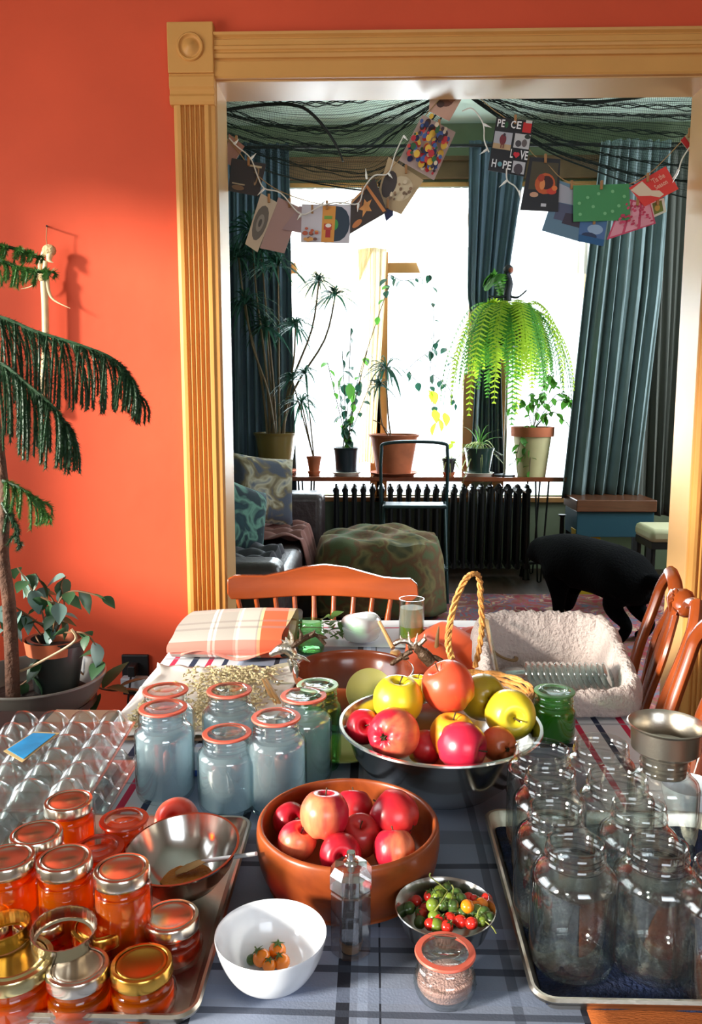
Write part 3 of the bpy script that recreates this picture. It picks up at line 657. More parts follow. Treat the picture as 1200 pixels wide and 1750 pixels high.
fo = thing('footstool', (X(1135, 910, 5.3), 5.3, 0), 'small footstool with a cream cushion by the right door casing', 'stool')
zf = Zz(902, 5.15)
ob('cushion', MB().box(-.14, .2, -.17, .17, zf - .09, zf), mat('cream_cushion', (190, 186, 150), .8), fo, bevel=.03)
ob('frame', MB().box(-.13, .19, -.16, .16, zf - .13, zf - .085), M_BLACK, fo, smooth=False)
for x_ in (-.11, .17):
    for y_ in (-.14, .14): ob('leg', MB().tube([(x_, y_, 0), (x_, y_, zf - .1)], .014, 6), M_BLACK, fo)
# dog
DB = Vector((1.33, 5.0, 0))
dv = [  # x, y, z world, radius(x,y)
    (1.50, 4.66, .36, .125), (1.43, 4.80, .385, .135), (1.34, 4.98, .39, .135), (1.26, 5.14, .385, .14), (1.20, 5.27, .40, .115), (1.165, 5.37, .40, .085), (1.14, 5.47, .385, .082), (1.12, 5.56, .35, .055), (1.105, 5.64, .325, .035)]
de = [(i, i + 1) for i in range(8)]
def chain(start, pts):
    a = start
    for p in pts: dv.append(p); de.append((a, len(dv) - 1)); a = len(dv) - 1
chain(0, [(1.56, 4.60, .38, .05), (1.66, 4.52, .36, .035), (1.74, 4.46, .30, .025)])
for s in (-1, 1):
    ox, oy = s * .085 * .90, s * .085 * .43
    chain(0, [(1.50 + ox, 4.66 + oy, .29, .085), (1.46 + ox, 4.74 + oy, .20, .055), (1.53 + ox, 4.60 + oy, .115, .032), (1.50 + ox, 4.64 + oy, .03, .028), (1.475 + ox, 4.69 + oy, .022, .026)])
    st_ = .06 if s > 0 else -.05
    chain(3, [(1.24 + ox, 5.16 + oy, .28, .072), (1.24 + ox - st_ * .2, 5.16 + oy + st_, .17, .042), (1.235 + ox - st_ * .3, 5.17 + oy + st_ * 1.3, .05, .030), (1.22 + ox - st_ * .3, 5.21 + oy + st_ * 1.3, .022, .028)])
me = bpy.data.meshes.new('dog'); me.from_pydata([Vector(v[:3]) - DB for v in dv], de, [])
dg = bpy.data.objects.new('dog', me); COL.objects.link(dg); dg.location = DB
me.materials.append(mat('black_dog_fur', (5, 5, 7), .95, bump=.6, bscale=70, spec=.08))
sk = dg.modifiers.new('skin', 'SKIN')
for i, v in enumerate(dv): k_ = (1.3 if i < 9 else 1.2); me.skin_vertices[0].data[i].radius = (v[3] * k_, v[3] * k_)
me.skin_vertices[0].data[0].use_root = True; sk.use_smooth_shade = True
dg.modifiers.new('sub', 'SUBSURF').render_levels = 2; dg.modifiers['sub'].levels = 2
tag(dg, 'black dog walking away with lowered head across the parlour rug', 'dog')
for s in (-1, 1):
    ob('ear', MB().ball((1.15 + s * .07 - DB.x, 5.44 + s * .035 - DB.y, .385), .035, 10, 8, (.35, .8, 1.5)), MC['black_dog_fur'], dg)
ob('collar', MB().lathe([(.088, -.012), (.094, -.012), (.094, .012), (.088, .012)], 24, close=True), mat('blue_collar', (60, 96, 116), .5), dg, loc=Vector((1.168, 5.36, .40)) - DB, rot=(R(82), 0, R(18)))
for s in (-1, 1): ob('eye', MB().ball((1.115 + s * .035 - DB.x, 5.53 + s * .012 - DB.y, .385), .008, 8, 6), M_BLACK, dg)
ob('nose', MB().ball((1.10 - DB.x, 5.665 - DB.y, .328), .017, 8, 6), M_BLACK, dg)
# ================================================================ DINING TABLE AND CLOTHS
def depth(p): return (CM.transposed() @ (Vector(p) - CAM)).z * -1
def rad(wpx, p): return wpx * depth(p) / F / 2
TX0, TX1, TY0, TY1 = -.545, .548, .50, 2.40
tb = thing('dining_table', ((TX0 + TX1) / 2, (TY0 + TY1) / 2, 0), 'long wooden dining table under the striped cloths', 'table')
hx, hy = (TX1 - TX0) / 2 - .01, (TY1 - TY0) / 2 - .01
M_DKW = wood('dark_table_wood', (54, 28, 16), (84, 46, 26), .4)
ob('table_top', MB().box(-hx, hx, -hy, hy, .705, .738), M_DKW, tb, smooth=False, bevel=.006)
ob('apron', MB().box(-hx + .06, hx - .06, -hy + .06, hy - .06, .62, .705), M_DKW, tb, smooth=False)
for a in (-1, 1):
    for b in (-1, 1): ob('leg', MB().lathe([(0, 0), (.02, 0), (.028, .08), (.03, .3), (.036, .5), (.04, .62), (0, .62)], 16, c=(a * (hx - .09), b * (hy - .09), 0)), M_DKW, tb)
RED, NAV, GRY = (206, 44, 84), (44, 54, 84), (150, 156, 170)
M_WCL = stripes('white_striped_linen', (226, 230, 238),
    [(-.503, .0065, RED), (-.452, .0075, NAV), (-.412, .0065, RED), (-.372, .006, NAV), (.42, .006, RED), (.463, .006, NAV), (.515, .0065, RED), (-.558, .005, RED)],
    [(1.335, .003, GRY, .6), (1.44, .003, GRY, .6), (1.84, .004, RED, .0), (1.62, .004, GRY, .6), (2.02, .004, GRY, .6), (2.32, .005, RED)])
def wcl(u, v):
    x = lerp(TX0 - .12, TX1 + .12, u); y = lerp(TY0 - .1, TY1 + .12, v); z_ = .742
    ox = max(0, TX0 - x, x - TX1); oy = max(0, y - TY1, TY0 - y)
    z_ -= ox * 1.6 + oy * 1.6; s = -1 if x < TX0 else 1
    xx = x - s * ox * .82 * 1 if ox else x
    yy = y - (max(0, y - TY1) * .85 - max(0, TY0 - y) * .85)
    return (xx + (s * .012 * math.sin(yy * 24) * min(1, ox * 12)), yy, z_ + (.0015 * math.sin(9 * x + 5 * y) if not ox else 0))
ob('white_tablecloth', MB().sheet(wcl, 60, 70), M_WCL, None, solid=.004, label='white linen tablecloth with red and navy stripes spread over the table', cat='tablecloth')
XA, XB = PZ(584, 1750, T).x, PZ(640, 1740, T).x
NV2 = (30, 34, 48)
M_BCL = stripes('blue_grey_plaid_linen', (138, 148, 170), [(XA, .0075, NV2), (XB, .0075, NV2), (XA + .028, .012, (170, 184, 212), .6), (.16, .006, (80, 88, 104), .7), (-.2, .006, NV2), (-.24, .006, NV2), (.235, .007, NV2), (.265, .007, NV2)],
    [(PZ(700, yy, T).y, hw, c, a) for yy, hw, c, a in ((1733, .005, (60, 66, 82), .8), (1655, .006, (52, 58, 74), .85), (1620, .005, (60, 66, 82), .8), (1590, .010, (150, 166, 200), .7), (1478, .006, (50, 54, 68), .8), (1430, .02, (96, 98, 108), .5), (1700, .012, (140, 154, 184), .5))] + [(1.5, .008, NV2), (1.56, .006, NV2), (1.75, .006, NV2), (1.82, .01, (150, 166, 200), .6), (1.95, .006, NV2)])
def bcl(u, v):
    x = lerp(-.34, .385, u); y = lerp(.47, 2.12, v)
    z_ = T - .003 + .0035 * math.sin(8 * x + 11 * y) * math.sin(15 * y + 3 * x) ** 2
    if y < TY0: z_ -= (TY0 - y) * .9
    return (x + .006 * math.sin(13 * y), y, max(z_, T - .0045))
ob('blue_tablecloth', MB().sheet(bcl, 50, 90), M_BCL, None, solid=.002, label='blue-grey cloth with dark stripes laid down the middle of the table', cat='tablecloth')
def omf(u, v):
    return (lerp(.235, .66, u), lerp(.48, .92, v), T - .0015 + .0012 * math.sin(90 * v * .4))
M_OR = mat('orange_brown_weave', (176, 92, 36), .85, var=.25, vscale=14, bump=.4, bscale=160, ani=(1, 6, 1))
ob('woven_placemat', MB().sheet(omf, 20, 20), M_OR, None, solid=.003, label='orange-brown woven placemat under the front of the jar tray', cat='placemat')
# ================================================================ TRAYS
def tray(label, x0, x1, y0, y1, z0=T, h=.022):
    t = thing('sheet_pan', ((x0 + x1) / 2, (y0 + y1) / 2, z0), label, 'tray')
    a, b = (x1 - x0) / 2, (y1 - y0) / 2
    def ring(inset, z, r):
        P_ = []
        for cx, cy_, a0 in ((a - inset - r, b - inset - r, 0), (-a + inset + r, b - inset - r, 90), (-a + inset + r, -b + inset + r, 180), (a - inset - r, -b + inset + r, 270)):
            for k in range(7): q_ = R(a0 + 15 * k); P_.append((cx + r * math.cos(q_), cy_ + r * math.sin(q_), z))
        return P_
    mb = MB(); rows = [ring(.014, .001, .014), ring(.003, h - .002, .022), ring(.002, h + .002, .023), ring(-.001, h + .0025, .025), ring(-.003, h, .026), ring(-.002, h - .004, .026)]
    vs = [p for r_ in rows for p in r_]; n = len(rows[0]); fs = [tuple(range(n))]
    for i in range(len(rows) - 1): fs += [(i * n + j, i * n + (j + 1) % n, (i + 1) * n + (j + 1) % n, (i + 1) * n + j) for j in range(n)]
    ob('pan', mb.add(vs, fs), M_ALU, t, solid=.0012); return t
ltx1 = PZ(331, 1742, T + .02).x; lty0, lty1 = PZ(331, 1742, T + .02).y, PZ(425, 1400, T + .02).y
tray('aluminium sheet pan at the table left corner, full of jam jars', ltx1 - .345, ltx1, lty0, lty1)
rtx0 = PZ(916, 1712, T + .02).x; rty0, rty1 = PZ(916, 1712, T + .02).y, PZ(832, 1388, T + .02).y
tray('aluminium sheet pan at the table right corner, lined with navy cloth', rtx0, rtx0 + .345, rty0, rty1)
def navy(u, v):
    x = lerp(rtx0 + .014, rtx0 + .332, u); y = lerp(rty0 + .012, rty1 - .012, v)
    return (x, y, T + .0055 + .002 * math.sin(60 * x + 8 * math.sin(20 * y)) + .0015 * math.sin(75 * y + 20 * x))
ob('navy_towel', MB().sheet(navy, 60, 70), mat('navy_terry', (26, 40, 74), .95, var=.5, vscale=30, bump=.8, bscale=220), None, solid=.003, label='crumpled navy towel lining the right sheet pan under the empty jars', cat='towel')
# ================================================================ JARS
def jar_glass(h, Rb, rm, sh=.7, thick=.0028, ridge=0, n=56):
    nk = h - .026
    sb = [(Rb, .02 + (h * sh * .6 - .02) * k / 6) for k in range(1, 6)] if ridge else []
    o = [(0, .001), (Rb * .62, .003), (Rb * .80, .0), (Rb * .90, .002), (Rb * .97, .009), (Rb, .02)] + sb + [(Rb, h * sh * .6), (Rb, h * sh * .8), (Rb * .995, h * sh)]
    o += [(lerp(rm, Rb, .86), lerp(h * sh, nk, .38)), (lerp(rm, Rb, .45), lerp(h * sh, nk, .75)), (rm + .0012, nk)]
    o += [(rm + .0035, nk + .003), (rm + .001, nk + .006), (rm + .001, nk + .009), (rm + .003, nk + .0115), (rm + .001, nk + .014), (rm + .0022, nk + .017), (rm + .0006, nk + .0195), (rm + .0006, h - .001), (rm - .001, h)]
    i_ = [(rm - thick, h - .001), (rm - thick, nk), (lerp(rm, Rb, .45) - thick, lerp(h * sh, nk, .72)), (lerp(rm, Rb, .86) - thick, lerp(h * sh, nk, .36)), (Rb - thick, h * sh * .98), (Rb - thick, .014), (Rb * .85, .007), (0, .008)]
    fn = (lambda r, z, a: (r + (ridge * max(0, math.sin(a * 13 + z * 420) * math.sin(a * 13 - z * 420)) * 1.8 if Rb * .9 < r and .008 < z < h * sh else 0), z)) if ridge else None
    return MB().lathe(o + i_, n, fn=fn), i_
def fillmesh(inner, level, n=36):
    """liquid volume just inside the inner wall up to a level"""
    pr = [(r - .0006 if r > 0 else 0, z + .0005) for r, z in reversed(inner)]; out = []
    for (r0, z0), (r1, z1) in zip(pr, pr[1:]):
        out.append((r0, z0))
        if z1 >= level:
            t = (level - z0) / (z1 - z0) if z1 > z0 else 0; out.append((lerp(r0, r1, t), level)); break
    out.append((0, level)); return MB().lathe(out, n)
def band_lid(t, h, rm, mb_, ml, h_=.013):
    r = rm + .0045
    ob('screw_band', MB().lathe([(r - .0015, h - h_), (r, h - h_), (r + .0006, h - h_ + .002), (r, h - h_ + .004), (r, h - .001), (r - .0012, h + .0012), (r * .86, h + .0016), (r * .84, h + .001), (r * .84, h + .0004), (r - .002, h + .0002)], 44, close=True), mb_, t)
    ob('lid', MB().lathe([(0, h + .0006), (r * .62, h + .0006), (r * .66, h + .0012), (r * .78, h + .0012), (r * .82, h - .0002), (r * .9, h - .0002), (r * .9, h - .0012), (0, h - .0012)], 44), ml, t)
M_LIDG = thin_glass('lid_glass', (.93, .96, .97), (.6, .66, .66), 1.5, .04)
def gasket_lid(t, h, rm, mg=None, green=False):
    r = rm + .004
    ob('rubber_ring', MB().lathe([(r * .80, h - .0005), (r + .0008, h - .0005), (r + .0014, h + .0008), (r + .0004, h + .0028), (r * .80, h + .0028)], 44, close=True), mg or M_GASKET, t)
    ob('glass_lid', MB().lathe([(0, h + .0035), (r * .42, h + .0035), (r * .5, h + .0055), (r * .62, h + .0065), (r * .72, h + .0062), (r * .82, h + .0030), (r * .80, h + .0028), (r * .5, h + .0015), (0, h + .0012)], 44), M_LIDG, t)
def top_at(px, py, h, base=T): p = PZ(px, py, base + h); return Vector((p.x, p.y, base))
# --- empty quart jars on the right tray
TB = T + .0095
gl, _ = jar_glass(.150, .049, .0315); glw, _ = jar_glass(.150, .049, .0375, sh=.78)
EM = [(984, 1437, 0, 'clear empty jar at the front left of the right tray, nearest the salt jar'),
      (1126, 1440, 0, 'clear empty jar at the front right of the right tray, over the navy towel'),
      (950, 1377, 0, 'empty jar second from the front in the left column of the right tray'),
      (1093, 1374, 0, 'empty jar second from the front in the right column of the right tray'),
      (941, 1319, 0, 'empty jar third from the front in the left column of the right tray'),
      (1056, 1324, 1, 'wide-mouthed empty jar third from the front in the right column of the right tray'),
      (927, 1277, 1, 'wide-mouthed empty jar at the back left of the right tray, before the apple bowl'),
      (1028, 1268, 1, 'wide-mouthed empty jar at the back centre of the right tray, left of the funnel')]
base = {}
for px, py, wd, lab in EM:
    p = top_at(px, py, .15, TB)
    if wd not in base:
        t = thing('mason_jar', p, lab, 'jar', 'empty canning jars on the right tray'); base[wd] = t
        ob('jar_body', glw if wd else gl, M_GLASS, t)
    else: copy_tree(base[wd], p, label=lab)
p9 = top_at(1137, 1290, .15, TB); copy_tree(base[0], p9, label='empty jar holding the aluminium funnel at the right tray back corner')
p10 = top_at(1242, 1478, .15, TB); copy_tree(base[0], p10, rot=(0, 0, 1), label='empty jar cut off by the right edge of the picture')
fu = thing('canning_funnel', p9 + Vector((0, 0, .151)), 'wide aluminium canning funnel sitting in the mouth of a jar', 'funnel')
rf = rad(130, p9 + Vector((0, 0, .19)))
ob('cone', MB().lathe([(.029, -.028), (.031, .0), (.040, .004), (.047, .010), (rf * .90, .040), (rf * .97, .043), (rf, .045), (rf * .97, .0465), (rf * .86, .039), (.045, .011), (.038, .006), (.029, .001), (.027, -.028)], 48, close=True), M_ALU, fu)
# --- water filled jars with glass lids
M_WATER = liquid('cloudy_blue_water', (224, 242, 252), .5, .03, .6)
gw, iw = jar_glass(.150, .049, .0345, sh=.72)
WJ = [(279, 1211, 1, 'tall water jar with an orange-red rubber ring, front left of the group of six'),
      (283, 1181, 1, 'water jar half hidden behind the front left one, beside the drying seeds'),
      (392, 1181, 1, 'water jar at the back middle of the six, just right of the drying seeds'),
      (388, 1254, .82, 'shorter water jar in the middle front of the six, pinkish-red ring'),
      (472, 1227, 1, 'water jar with pale pink ring standing right against the wooden apple bowl'),
      (519, 1190, 1, 'water jar tinged green, standing in front of the green lidded jar')]
w0 = None
for i, (px, py, sc, lab) in enumerate(WJ):
    hh = .15 * sc; p = top_at(px, py, hh); 
    if w0 is None:
        w0 = thing('water_jar', p, lab, 'jar', 'water-filled jars with rubber rings')
        ob('jar_body', gw, M_GLASS, w0); ob('water', fillmesh(iw, .118), M_WATER, w0); gasket_lid(w0, .15, .0345)
    else:
        c = copy_tree(w0, p, rot=(0, 0, i), label=lab, scale=(1, 1, sc))
# --- jam jars on the left tray
M_JAM = liquid('amber_apple_jelly', (255, 142, 8), .55, .03, .7); M_JAMD = liquid('dark_red_jelly', (226, 66, 30), .45, .04, .65); M_JAMY = liquid('golden_jelly', (255, 140, 24), .5, .03, .7)
M_JG = thin_glass('jelly_glass', (.985, .965, .95), (.80, .56, .46), 1.0, .03)
LB = T + .0025
gt, it_ = jar_glass(.118, .0335, .0275, sh=.80, thick=.002); gs, is_ = jar_glass(.055, .0355, .0285, sh=.5, thick=.002, ridge=.0008); gm, im = jar_glass(.088, .034, .0275, sh=.74, thick=.002)
JJ = [('tall', 117, 1369, M_JAM, M_SILV, 'tall amber jelly jar, farthest back on the left tray beside the egg cartons'),
      ('tall', 62, 1424, M_JAM, M_SILV, 'tall amber jelly jar second from the back at the left of the tray'),
      ('tall', 12, 1466, M_JAM, M_SILV, 'tall bright orange jelly jar cut by the left picture edge'),
      ('tall', 110, 1467, M_JAM, M_SILV, 'tall amber jelly jar in the middle of the left tray, between two tall ones'),
      ('tall', 208, 1484, M_JAMY, M_SILV, 'tallest-looking amber jelly jar right beside the tilted steel bowl'),
      ('short', 292, 1566, M_JAMD, M_SILV, 'short dark red jam jar with silver lid nearest the tray right rim'),
      ('short', 242, 1646, M_JAM, M_GOLD, 'short jam jar with a gold lid reflecting orange, front right of the tray'),
      ('short', 133, 1652, M_JAM, M_SILV, 'short jam jar with dull silver lid, front middle, partly under the loose ring'),
      ('short', 172, 1580, M_JAMD, M_GOLD, 'short dark jam jar with shiny gold lid behind the loose silver ring'),
      ('short', 72, 1566, M_JAMD, M_SILV, 'short jam jar with plain silver lid hidden behind the loose silver ring'),
      ('short', -28, 1570, M_JAM, M_SILV, 'short jam jar with silver lid at the left picture edge behind a brass ring')]
jb = {}
for kind_, px, py, mj, ml, lab in JJ:
    hh, g_, in_, rm_ = {'tall': (.118, gt, it_, .0275), 'short': (.055, gs, is_, .0285)}[kind_]
    p = top_at(px, py, hh, LB); key = (kind_, mj.name, ml.name)
    if key not in jb:
        t = thing('jam_jar', p, lab, 'jam jar', 'jars of jelly on the left tray'); jb[key] = t
        ob('jar_body', g_, M_JG, t); ob('jelly', fillmesh(in_, hh - .010 if kind_ == 'tall' else hh - .008), mj, t); band_lid(t, hh, rm_, ml, ml)
    else: copy_tree(jb[key], p, rot=(0, 0, rnd.random() * 6), label=lab)
g4, i4 = jar_glass(.060, .044, .0375, sh=.5, thick=.002, ridge=.0008)
t = thing('jam_jar', top_at(22, 1640, .060, LB), 'broad low jam jar with wide greenish-gold lid at the bottom left corner', 'jam jar', 'jars of jelly on the left tray')
ob('jar_body', g4, M_JG, t); ob('jelly', fillmesh(i4, .052), M_JAM, t); band_lid(t, .060, .0375, mat('lid_pale_gold', (200, 185, 135), .22, 1), mat('lid_pale_gold', (200, 185, 135), .22, 1))
M_RGASK = mat('clear_red_rubber', (200, 70, 44), .25)
for px, py, lab in ((212, 1402, 'jelly jar with clear glass lid and translucent red ring, back of left tray'), (168, 1450, 'low jelly jar with glass lid and red ring half hidden between tall silver-lidded jars')):
    hh = .078 if px > 200 else .07
    g5, i5 = jar_glass(hh, .034, .028, sh=.66, thick=.002)
    t = thing('jelly_jar', top_at(px, py, hh, LB), lab, 'jam jar', 'jelly jars closed with glass lids')
    ob('jar_body', g5, M_JG, t); ob('jelly', fillmesh(i5, hh - .008), M_JAM, t); gasket_lid(t, hh, .028, M_RGASK)
def ring_band(label, p, r, rot, m):
    t = thing('screw_ring', p, label, 'jar ring', 'loose jar rings'); t.rotation_euler = rot
    rib = lambda rr_, z, a: (rr_ + (.0004 * math.sin(a * 60) if z < .012 else 0), z)
    ob('band', MB().lathe([(r - .0008, 0), (r + .0008, 0), (r, .003), (r + .0007, .006), (r, .009), (r, .0155), (r - .0012, .017), (r * .86, .0172), (r * .86, .0166), (r - .0018, .0158), (r - .0012, .002)], 90, fn=rib, close=True), m, t)
    return t
zt_ = LB + .0585
ring_band('loose silver jar ring lying tilted across the short jam jars', PZ(110, 1602, zt_ + .006) , .0345, (R(186), R(4), 0), M_SILV)
bpy.data.objects['screw_ring'].location.z += .012
ring_band('loose brassy jar ring at the left picture edge on top of the jars', PZ(2, 1600, zt_ + .006), .0315, (R(178), R(-5), 0), M_GOLD)
bpy.data.objects['screw_ring.001'].location.z += .013
# --- salt jar
gsj, isj = jar_glass(.050, .034, .0285, sh=.5, thick=.002, ridge=.0009)
t = thing('salt_jar', top_at(761, 1628, .050), 'small quilted jar of pink salt with glass lid and red rubber ring', 'jar')
ob('jar_body', gsj, M_GLASS, t)
sm = MB().lathe([(0, .0075), (.027, .0075), (.0305, .013), (.0305, .022), (.02, .026), (0, .030)], 32, fn=lambda r, z, a: (r, z + (.004 * math.cos(a + .6) if z > .02 and r > 0 else 0)))
ob('salt', sm, mat('pink_salt', (226, 178, 168), .9, bump=.6, bscale=400, var=.08, vscale=120), t)
gasket_lid(t, .050, .0285)
# --- green jars
M_GG = thin_glass('green_jar_glass', (.66, .90, .66), (.25, .62, .30), 2.0, .04); M_PICK = liquid('green_pickled_beans', (170, 220, 110), .3, .05, .6)
gg, ig = jar_glass(.105, .036, .0285, sh=.72, thick=.0022)
t = thing('green_jar', top_at(531, 1060, .085), 'open green glass jar standing behind the empty wooden bowl', 'jar'); g6, i6 = jar_glass(.085, .036, .031, sh=.62, thick=.0022); ob('jar_body', g6, M_GG, t)
t = thing('green_jar', top_at(543, 1172, .15), 'tall green jar with a pale glass lid behind the rightmost water jar', 'jar'); g7, i7 = jar_glass(.15, .042, .032, sh=.72); ob('jar_body', g7, M_GG, t)
gasket_lid(t, .15, .032, mat('pale_green_rubber', (170, 200, 160), .4))
t = thing('green_jar', top_at(948, 1182, .095), 'squat green lidded jar packed with green beans, right of the apple bowl', 'jar'); g8, i8 = jar_glass(.095, .041, .034, sh=.62)
ob('jar_body', g8, M_GG, t); ob('pickled_beans', fillmesh(i8, .07), M_PICK, t); gasket_lid(t, .095, .034, mat('green_rubber', (96, 150, 84), .4))
# ================================================================ BOWLS
def bowl(name, label, p, prof, m, part='bowl_body', rot=(0, 0, 0), n=64):
    t = thing(name, p, label, 'bowl', rot=rot); ob(part, MB().lathe(prof, n), m, t); return t
M_CHERRYB = wood('turned_cherry', (112, 46, 16), (178, 86, 36), .36, 9, (1.2, .5, 2.2), .25)
wbz = .085; pw = top_at(595, 1400, wbz); rw = rad(312, pw + Vector((0, 0, wbz)))
bowl('wooden_bowl', 'deep turned cherry-wood bowl full of red apples', pw, cat_rom([(0, 0), (rw * .80, 0), (rw * .87, .005), (rw * .955, .025), (rw * 1.0, .055), (rw * .995, .078), (rw * .975, wbz), (rw * .935, wbz), (rw * .92, .075), (rw * .915, .05), (rw * .84, .022), (rw * .6, .013), (0, .012)], 4), M_CHERRYB)
ssz = .115; pb_ = top_at(752, 1236, ssz); rs = rad(346, pb_ + Vector((0, 0, ssz)))
bowl('steel_bowl', 'large polished steel mixing bowl heaped with yellow and red apples', pb_, [(0, .001), (rs * .45, .001), (rs * .56, .010), (rs * .72, .035), (rs * .86, .07), (rs * .93, ssz - .006), (rs * .97, ssz - .002), (rs, ssz), (rs * .995, ssz + .003), (rs * .965, ssz + .003), (rs * .925, ssz - .004), (rs * .85, .072), (rs * .71, .037), (rs * .55, .012), (rs * .44, .003), (0, .003)], M_STEEL)
ewz = .10; pe = top_at(604, 1143, ewz); re = rad(208, pe + Vector((0, 0, ewz)))
M_TEAK = wood('red_brown_bowl_wood', (122, 52, 26), (158, 76, 42), .25, 5, (1, 1, .4), .6)
bowl('empty_wooden_bowl', 'empty red-brown wooden salad bowl behind the apple bowls', pe, cat_rom([(0, 0), (re * .5, 0), (re * .6, .01), (re * .84, .045), (re * .97, .08), (re, ewz), (re * .955, ewz), (re * .93, .08), (re * .8, .046), (re * .55, .018), (0, .012)], 4), M_TEAK)
pt = top_at(318, 1452, .062, LB); rt_ = rad(196, pt + Vector((0, 0, .06)))
bt = bowl('tilted_steel_bowl', 'steel bowl tipped on the left tray with orange puree left inside', pt + Vector((0, 0, .008)), [(0, 0), (rt_ * .35, 0), (rt_ * .6, .012), (rt_ * .85, .036), (rt_ * .97, .058), (rt_ * 1.0, .060), (rt_, .062), (rt_ * .96, .062), (rt_ * .82, .036), (rt_ * .58, .014), (rt_ * .33, .003), (0, .003)], M_STEEL, rot=(R(6), R(-4), 0))
ob('puree', MB().lathe([(0, .009), (rt_ * .3, .008), (rt_ * .46, .0095), (rt_ * .4, .005), (0, .005)], 28, fn=lambda r, z, a: (r * (1 + .12 * math.sin(3 * a) + .07 * math.sin(7 * a)), z)), mat('orange_puree', (226, 136, 50), .35, bump=.6, bscale=90), bt)
spz = pt + Vector((0, 0, .02))
sp = thing('spatula', spz, 'spatula with wooden blade and clear handle lying across the tilted steel bowl', 'spatula')
a_, b_ = PZ(300, 1492, LB + .022) - spz, PZ(346, 1472, LB + .034) - spz; c_ = PZ(438, 1459, LB + .072) - spz
ob('blade', MB().tube([a_, lerp(a_, b_, .4), lerp(a_, b_, .8), b_ + (c_ - b_) * .08], [.004, .009, .008, .003], 10, flat=.3), mat('pale_wood', (206, 160, 104), .5), sp)
ob('handle', MB().tube([b_, c_], .0028, 10), mat('frosted_clear_handle', (214, 214, 214), .15, spec=.8), sp)
pw2 = top_at(463, 1598, .057); r2 = rad(190, pw2 + Vector((0, 0, .057)))
bowl('white_bowl', 'white porcelain bowl with a few orange cherry tomatoes', pw2, cat_rom([(0, .003), (r2 * .42, .003), (r2 * .45, 0), (r2 * .5, .003), (r2 * .72, .014), (r2 * .9, .034), (r2, .057), (r2 * .975, .058), (r2 * .88, .036), (r2 * .68, .017), (r2 * .4, .008), (0, .007)], 4), mat('white_porcelain', (232, 236, 242), .12, coat=.5))
p3 = top_at(761, 1548, .052); r3 = rad(172, p3 + Vector((0, 0, .05)))
bowl('small_steel_bowl', 'small brushed steel bowl of red and green currant tomatoes', p3, [(0, 0), (r3 * .4, 0), (r3 * .62, .008), (r3 * .82, .024), (r3 * .96, .048), (r3, .052), (r3 * .985, .053), (r3 * .94, .049), (r3 * .8, .025), (r3 * .6, .010), (r3 * .38, .002), (0, .002)], M_STEEL)
# ================================================================ APPLES
def apple_mat(name, base_, blush, pos=.5, wid=.25, axis=2, streak=.5):
    if name in MC: return MC[name]
    m, nt, b = nm(name); N = nt.nodes; L = nt.links
    tc = N.new('ShaderNodeTexCoord'); mp = N.new('ShaderNodeMapping'); mp.inputs['Scale'].default_value = (1, 1, .25); L.new(tc.outputs['Object'], mp.inputs[0])
    n = N.new('ShaderNodeTexNoise'); n.inputs['Scale'].default_value = 55; n.inputs['Detail'].default_value = 6; L.new(mp.outputs[0], n.inputs['Vector'])
    sp_ = N.new('ShaderNodeSeparateXYZ'); L.new(tc.outputs['Object'], sp_.inputs[0])
    ml = N.new('ShaderNodeMath'); ml.operation = 'MULTIPLY'; ml.inputs[1].default_value = 9; L.new(sp_.outputs[axis], ml.inputs[0])
    s1 = N.new('ShaderNodeMath'); s1.operation = 'MULTIPLY_ADD'; s1.inputs[1].default_value = streak; L.new(n.outputs[0], s1.inputs[0]); L.new(ml.outputs[0], s1.inputs[2])
    r = N.new('ShaderNodeValToRGB'); r.color_ramp.elements[0].position = max(0, pos - wid); r.color_ramp.elements[1].position = min(1, pos + wid)
    r.color_ramp.elements[0].color = (*s2l(base_), 1); r.color_ramp.elements[1].color = (*s2l(blush), 1)
    L.new(s1.outputs[0], r.inputs[0]); L.new(r.outputs[0], b.inputs['Base Color'])
    b.inputs['Roughness'].default_value = .32; b.inputs['Coat Weight'].default_value = .25; b.inputs['Coat Roughness'].default_value = .2
    b.inputs['Subsurface Weight'].default_value = .0
    MC[name] = m; return m
A_RED = apple_mat('apple_red', (214, 56, 48), (176, 20, 40), .3, .3, 2, .9)
A_PINK = apple_mat('apple_pink_red', (238, 140, 92), (196, 30, 52), .12, .3, 0, .8)
A_YEL = apple_mat('apple_yellow', (232, 200, 36), (216, 196, 40), .4, .3)
A_YGR = apple_mat('apple_yellow_green', (176, 152, 34), (206, 192, 50), .4, .3)
A_BI = apple_mat('apple_peach_blush', (220, 170, 50), (232, 82, 52), .0, .3, 2, .9)
A_ORG = apple_mat('apple_orange_yellow', (226, 110, 44), (238, 170, 40), .3, .3)
aprof = cat_rom([(0, .56), (.10, .62), (.24, .78), (.42, .86), (.68, .78), (.93, .42), (1.0, .05), (.93, -.38), (.72, -.72), (.48, -.86), (.28, -.86), (.12, -.78), (0, -.76)], 3)
am = MB().lathe([(r * .038, z * .038) for r, z in aprof], 32, fn=lambda r, z, a: (r * (1 + .02 * math.cos(5 * a) * (.5 - z / .07)), z + (.0016 * math.cos(5 * a) if z < -.026 else 0)))
stm = MB().tube([(0, 0, .020), (.001, 0, .030), (.004, .001, .040)], [.0012, .001, .0016], 6)
clx = MB().lathe([(.005, -.0292), (.003, -.031), (.0045, -.0335), (.0015, -.031), (0, -.030)], 10, fn=lambda r, z, a: (r * (1 + .4 * math.cos(5 * a)), z))
AP = {}; 
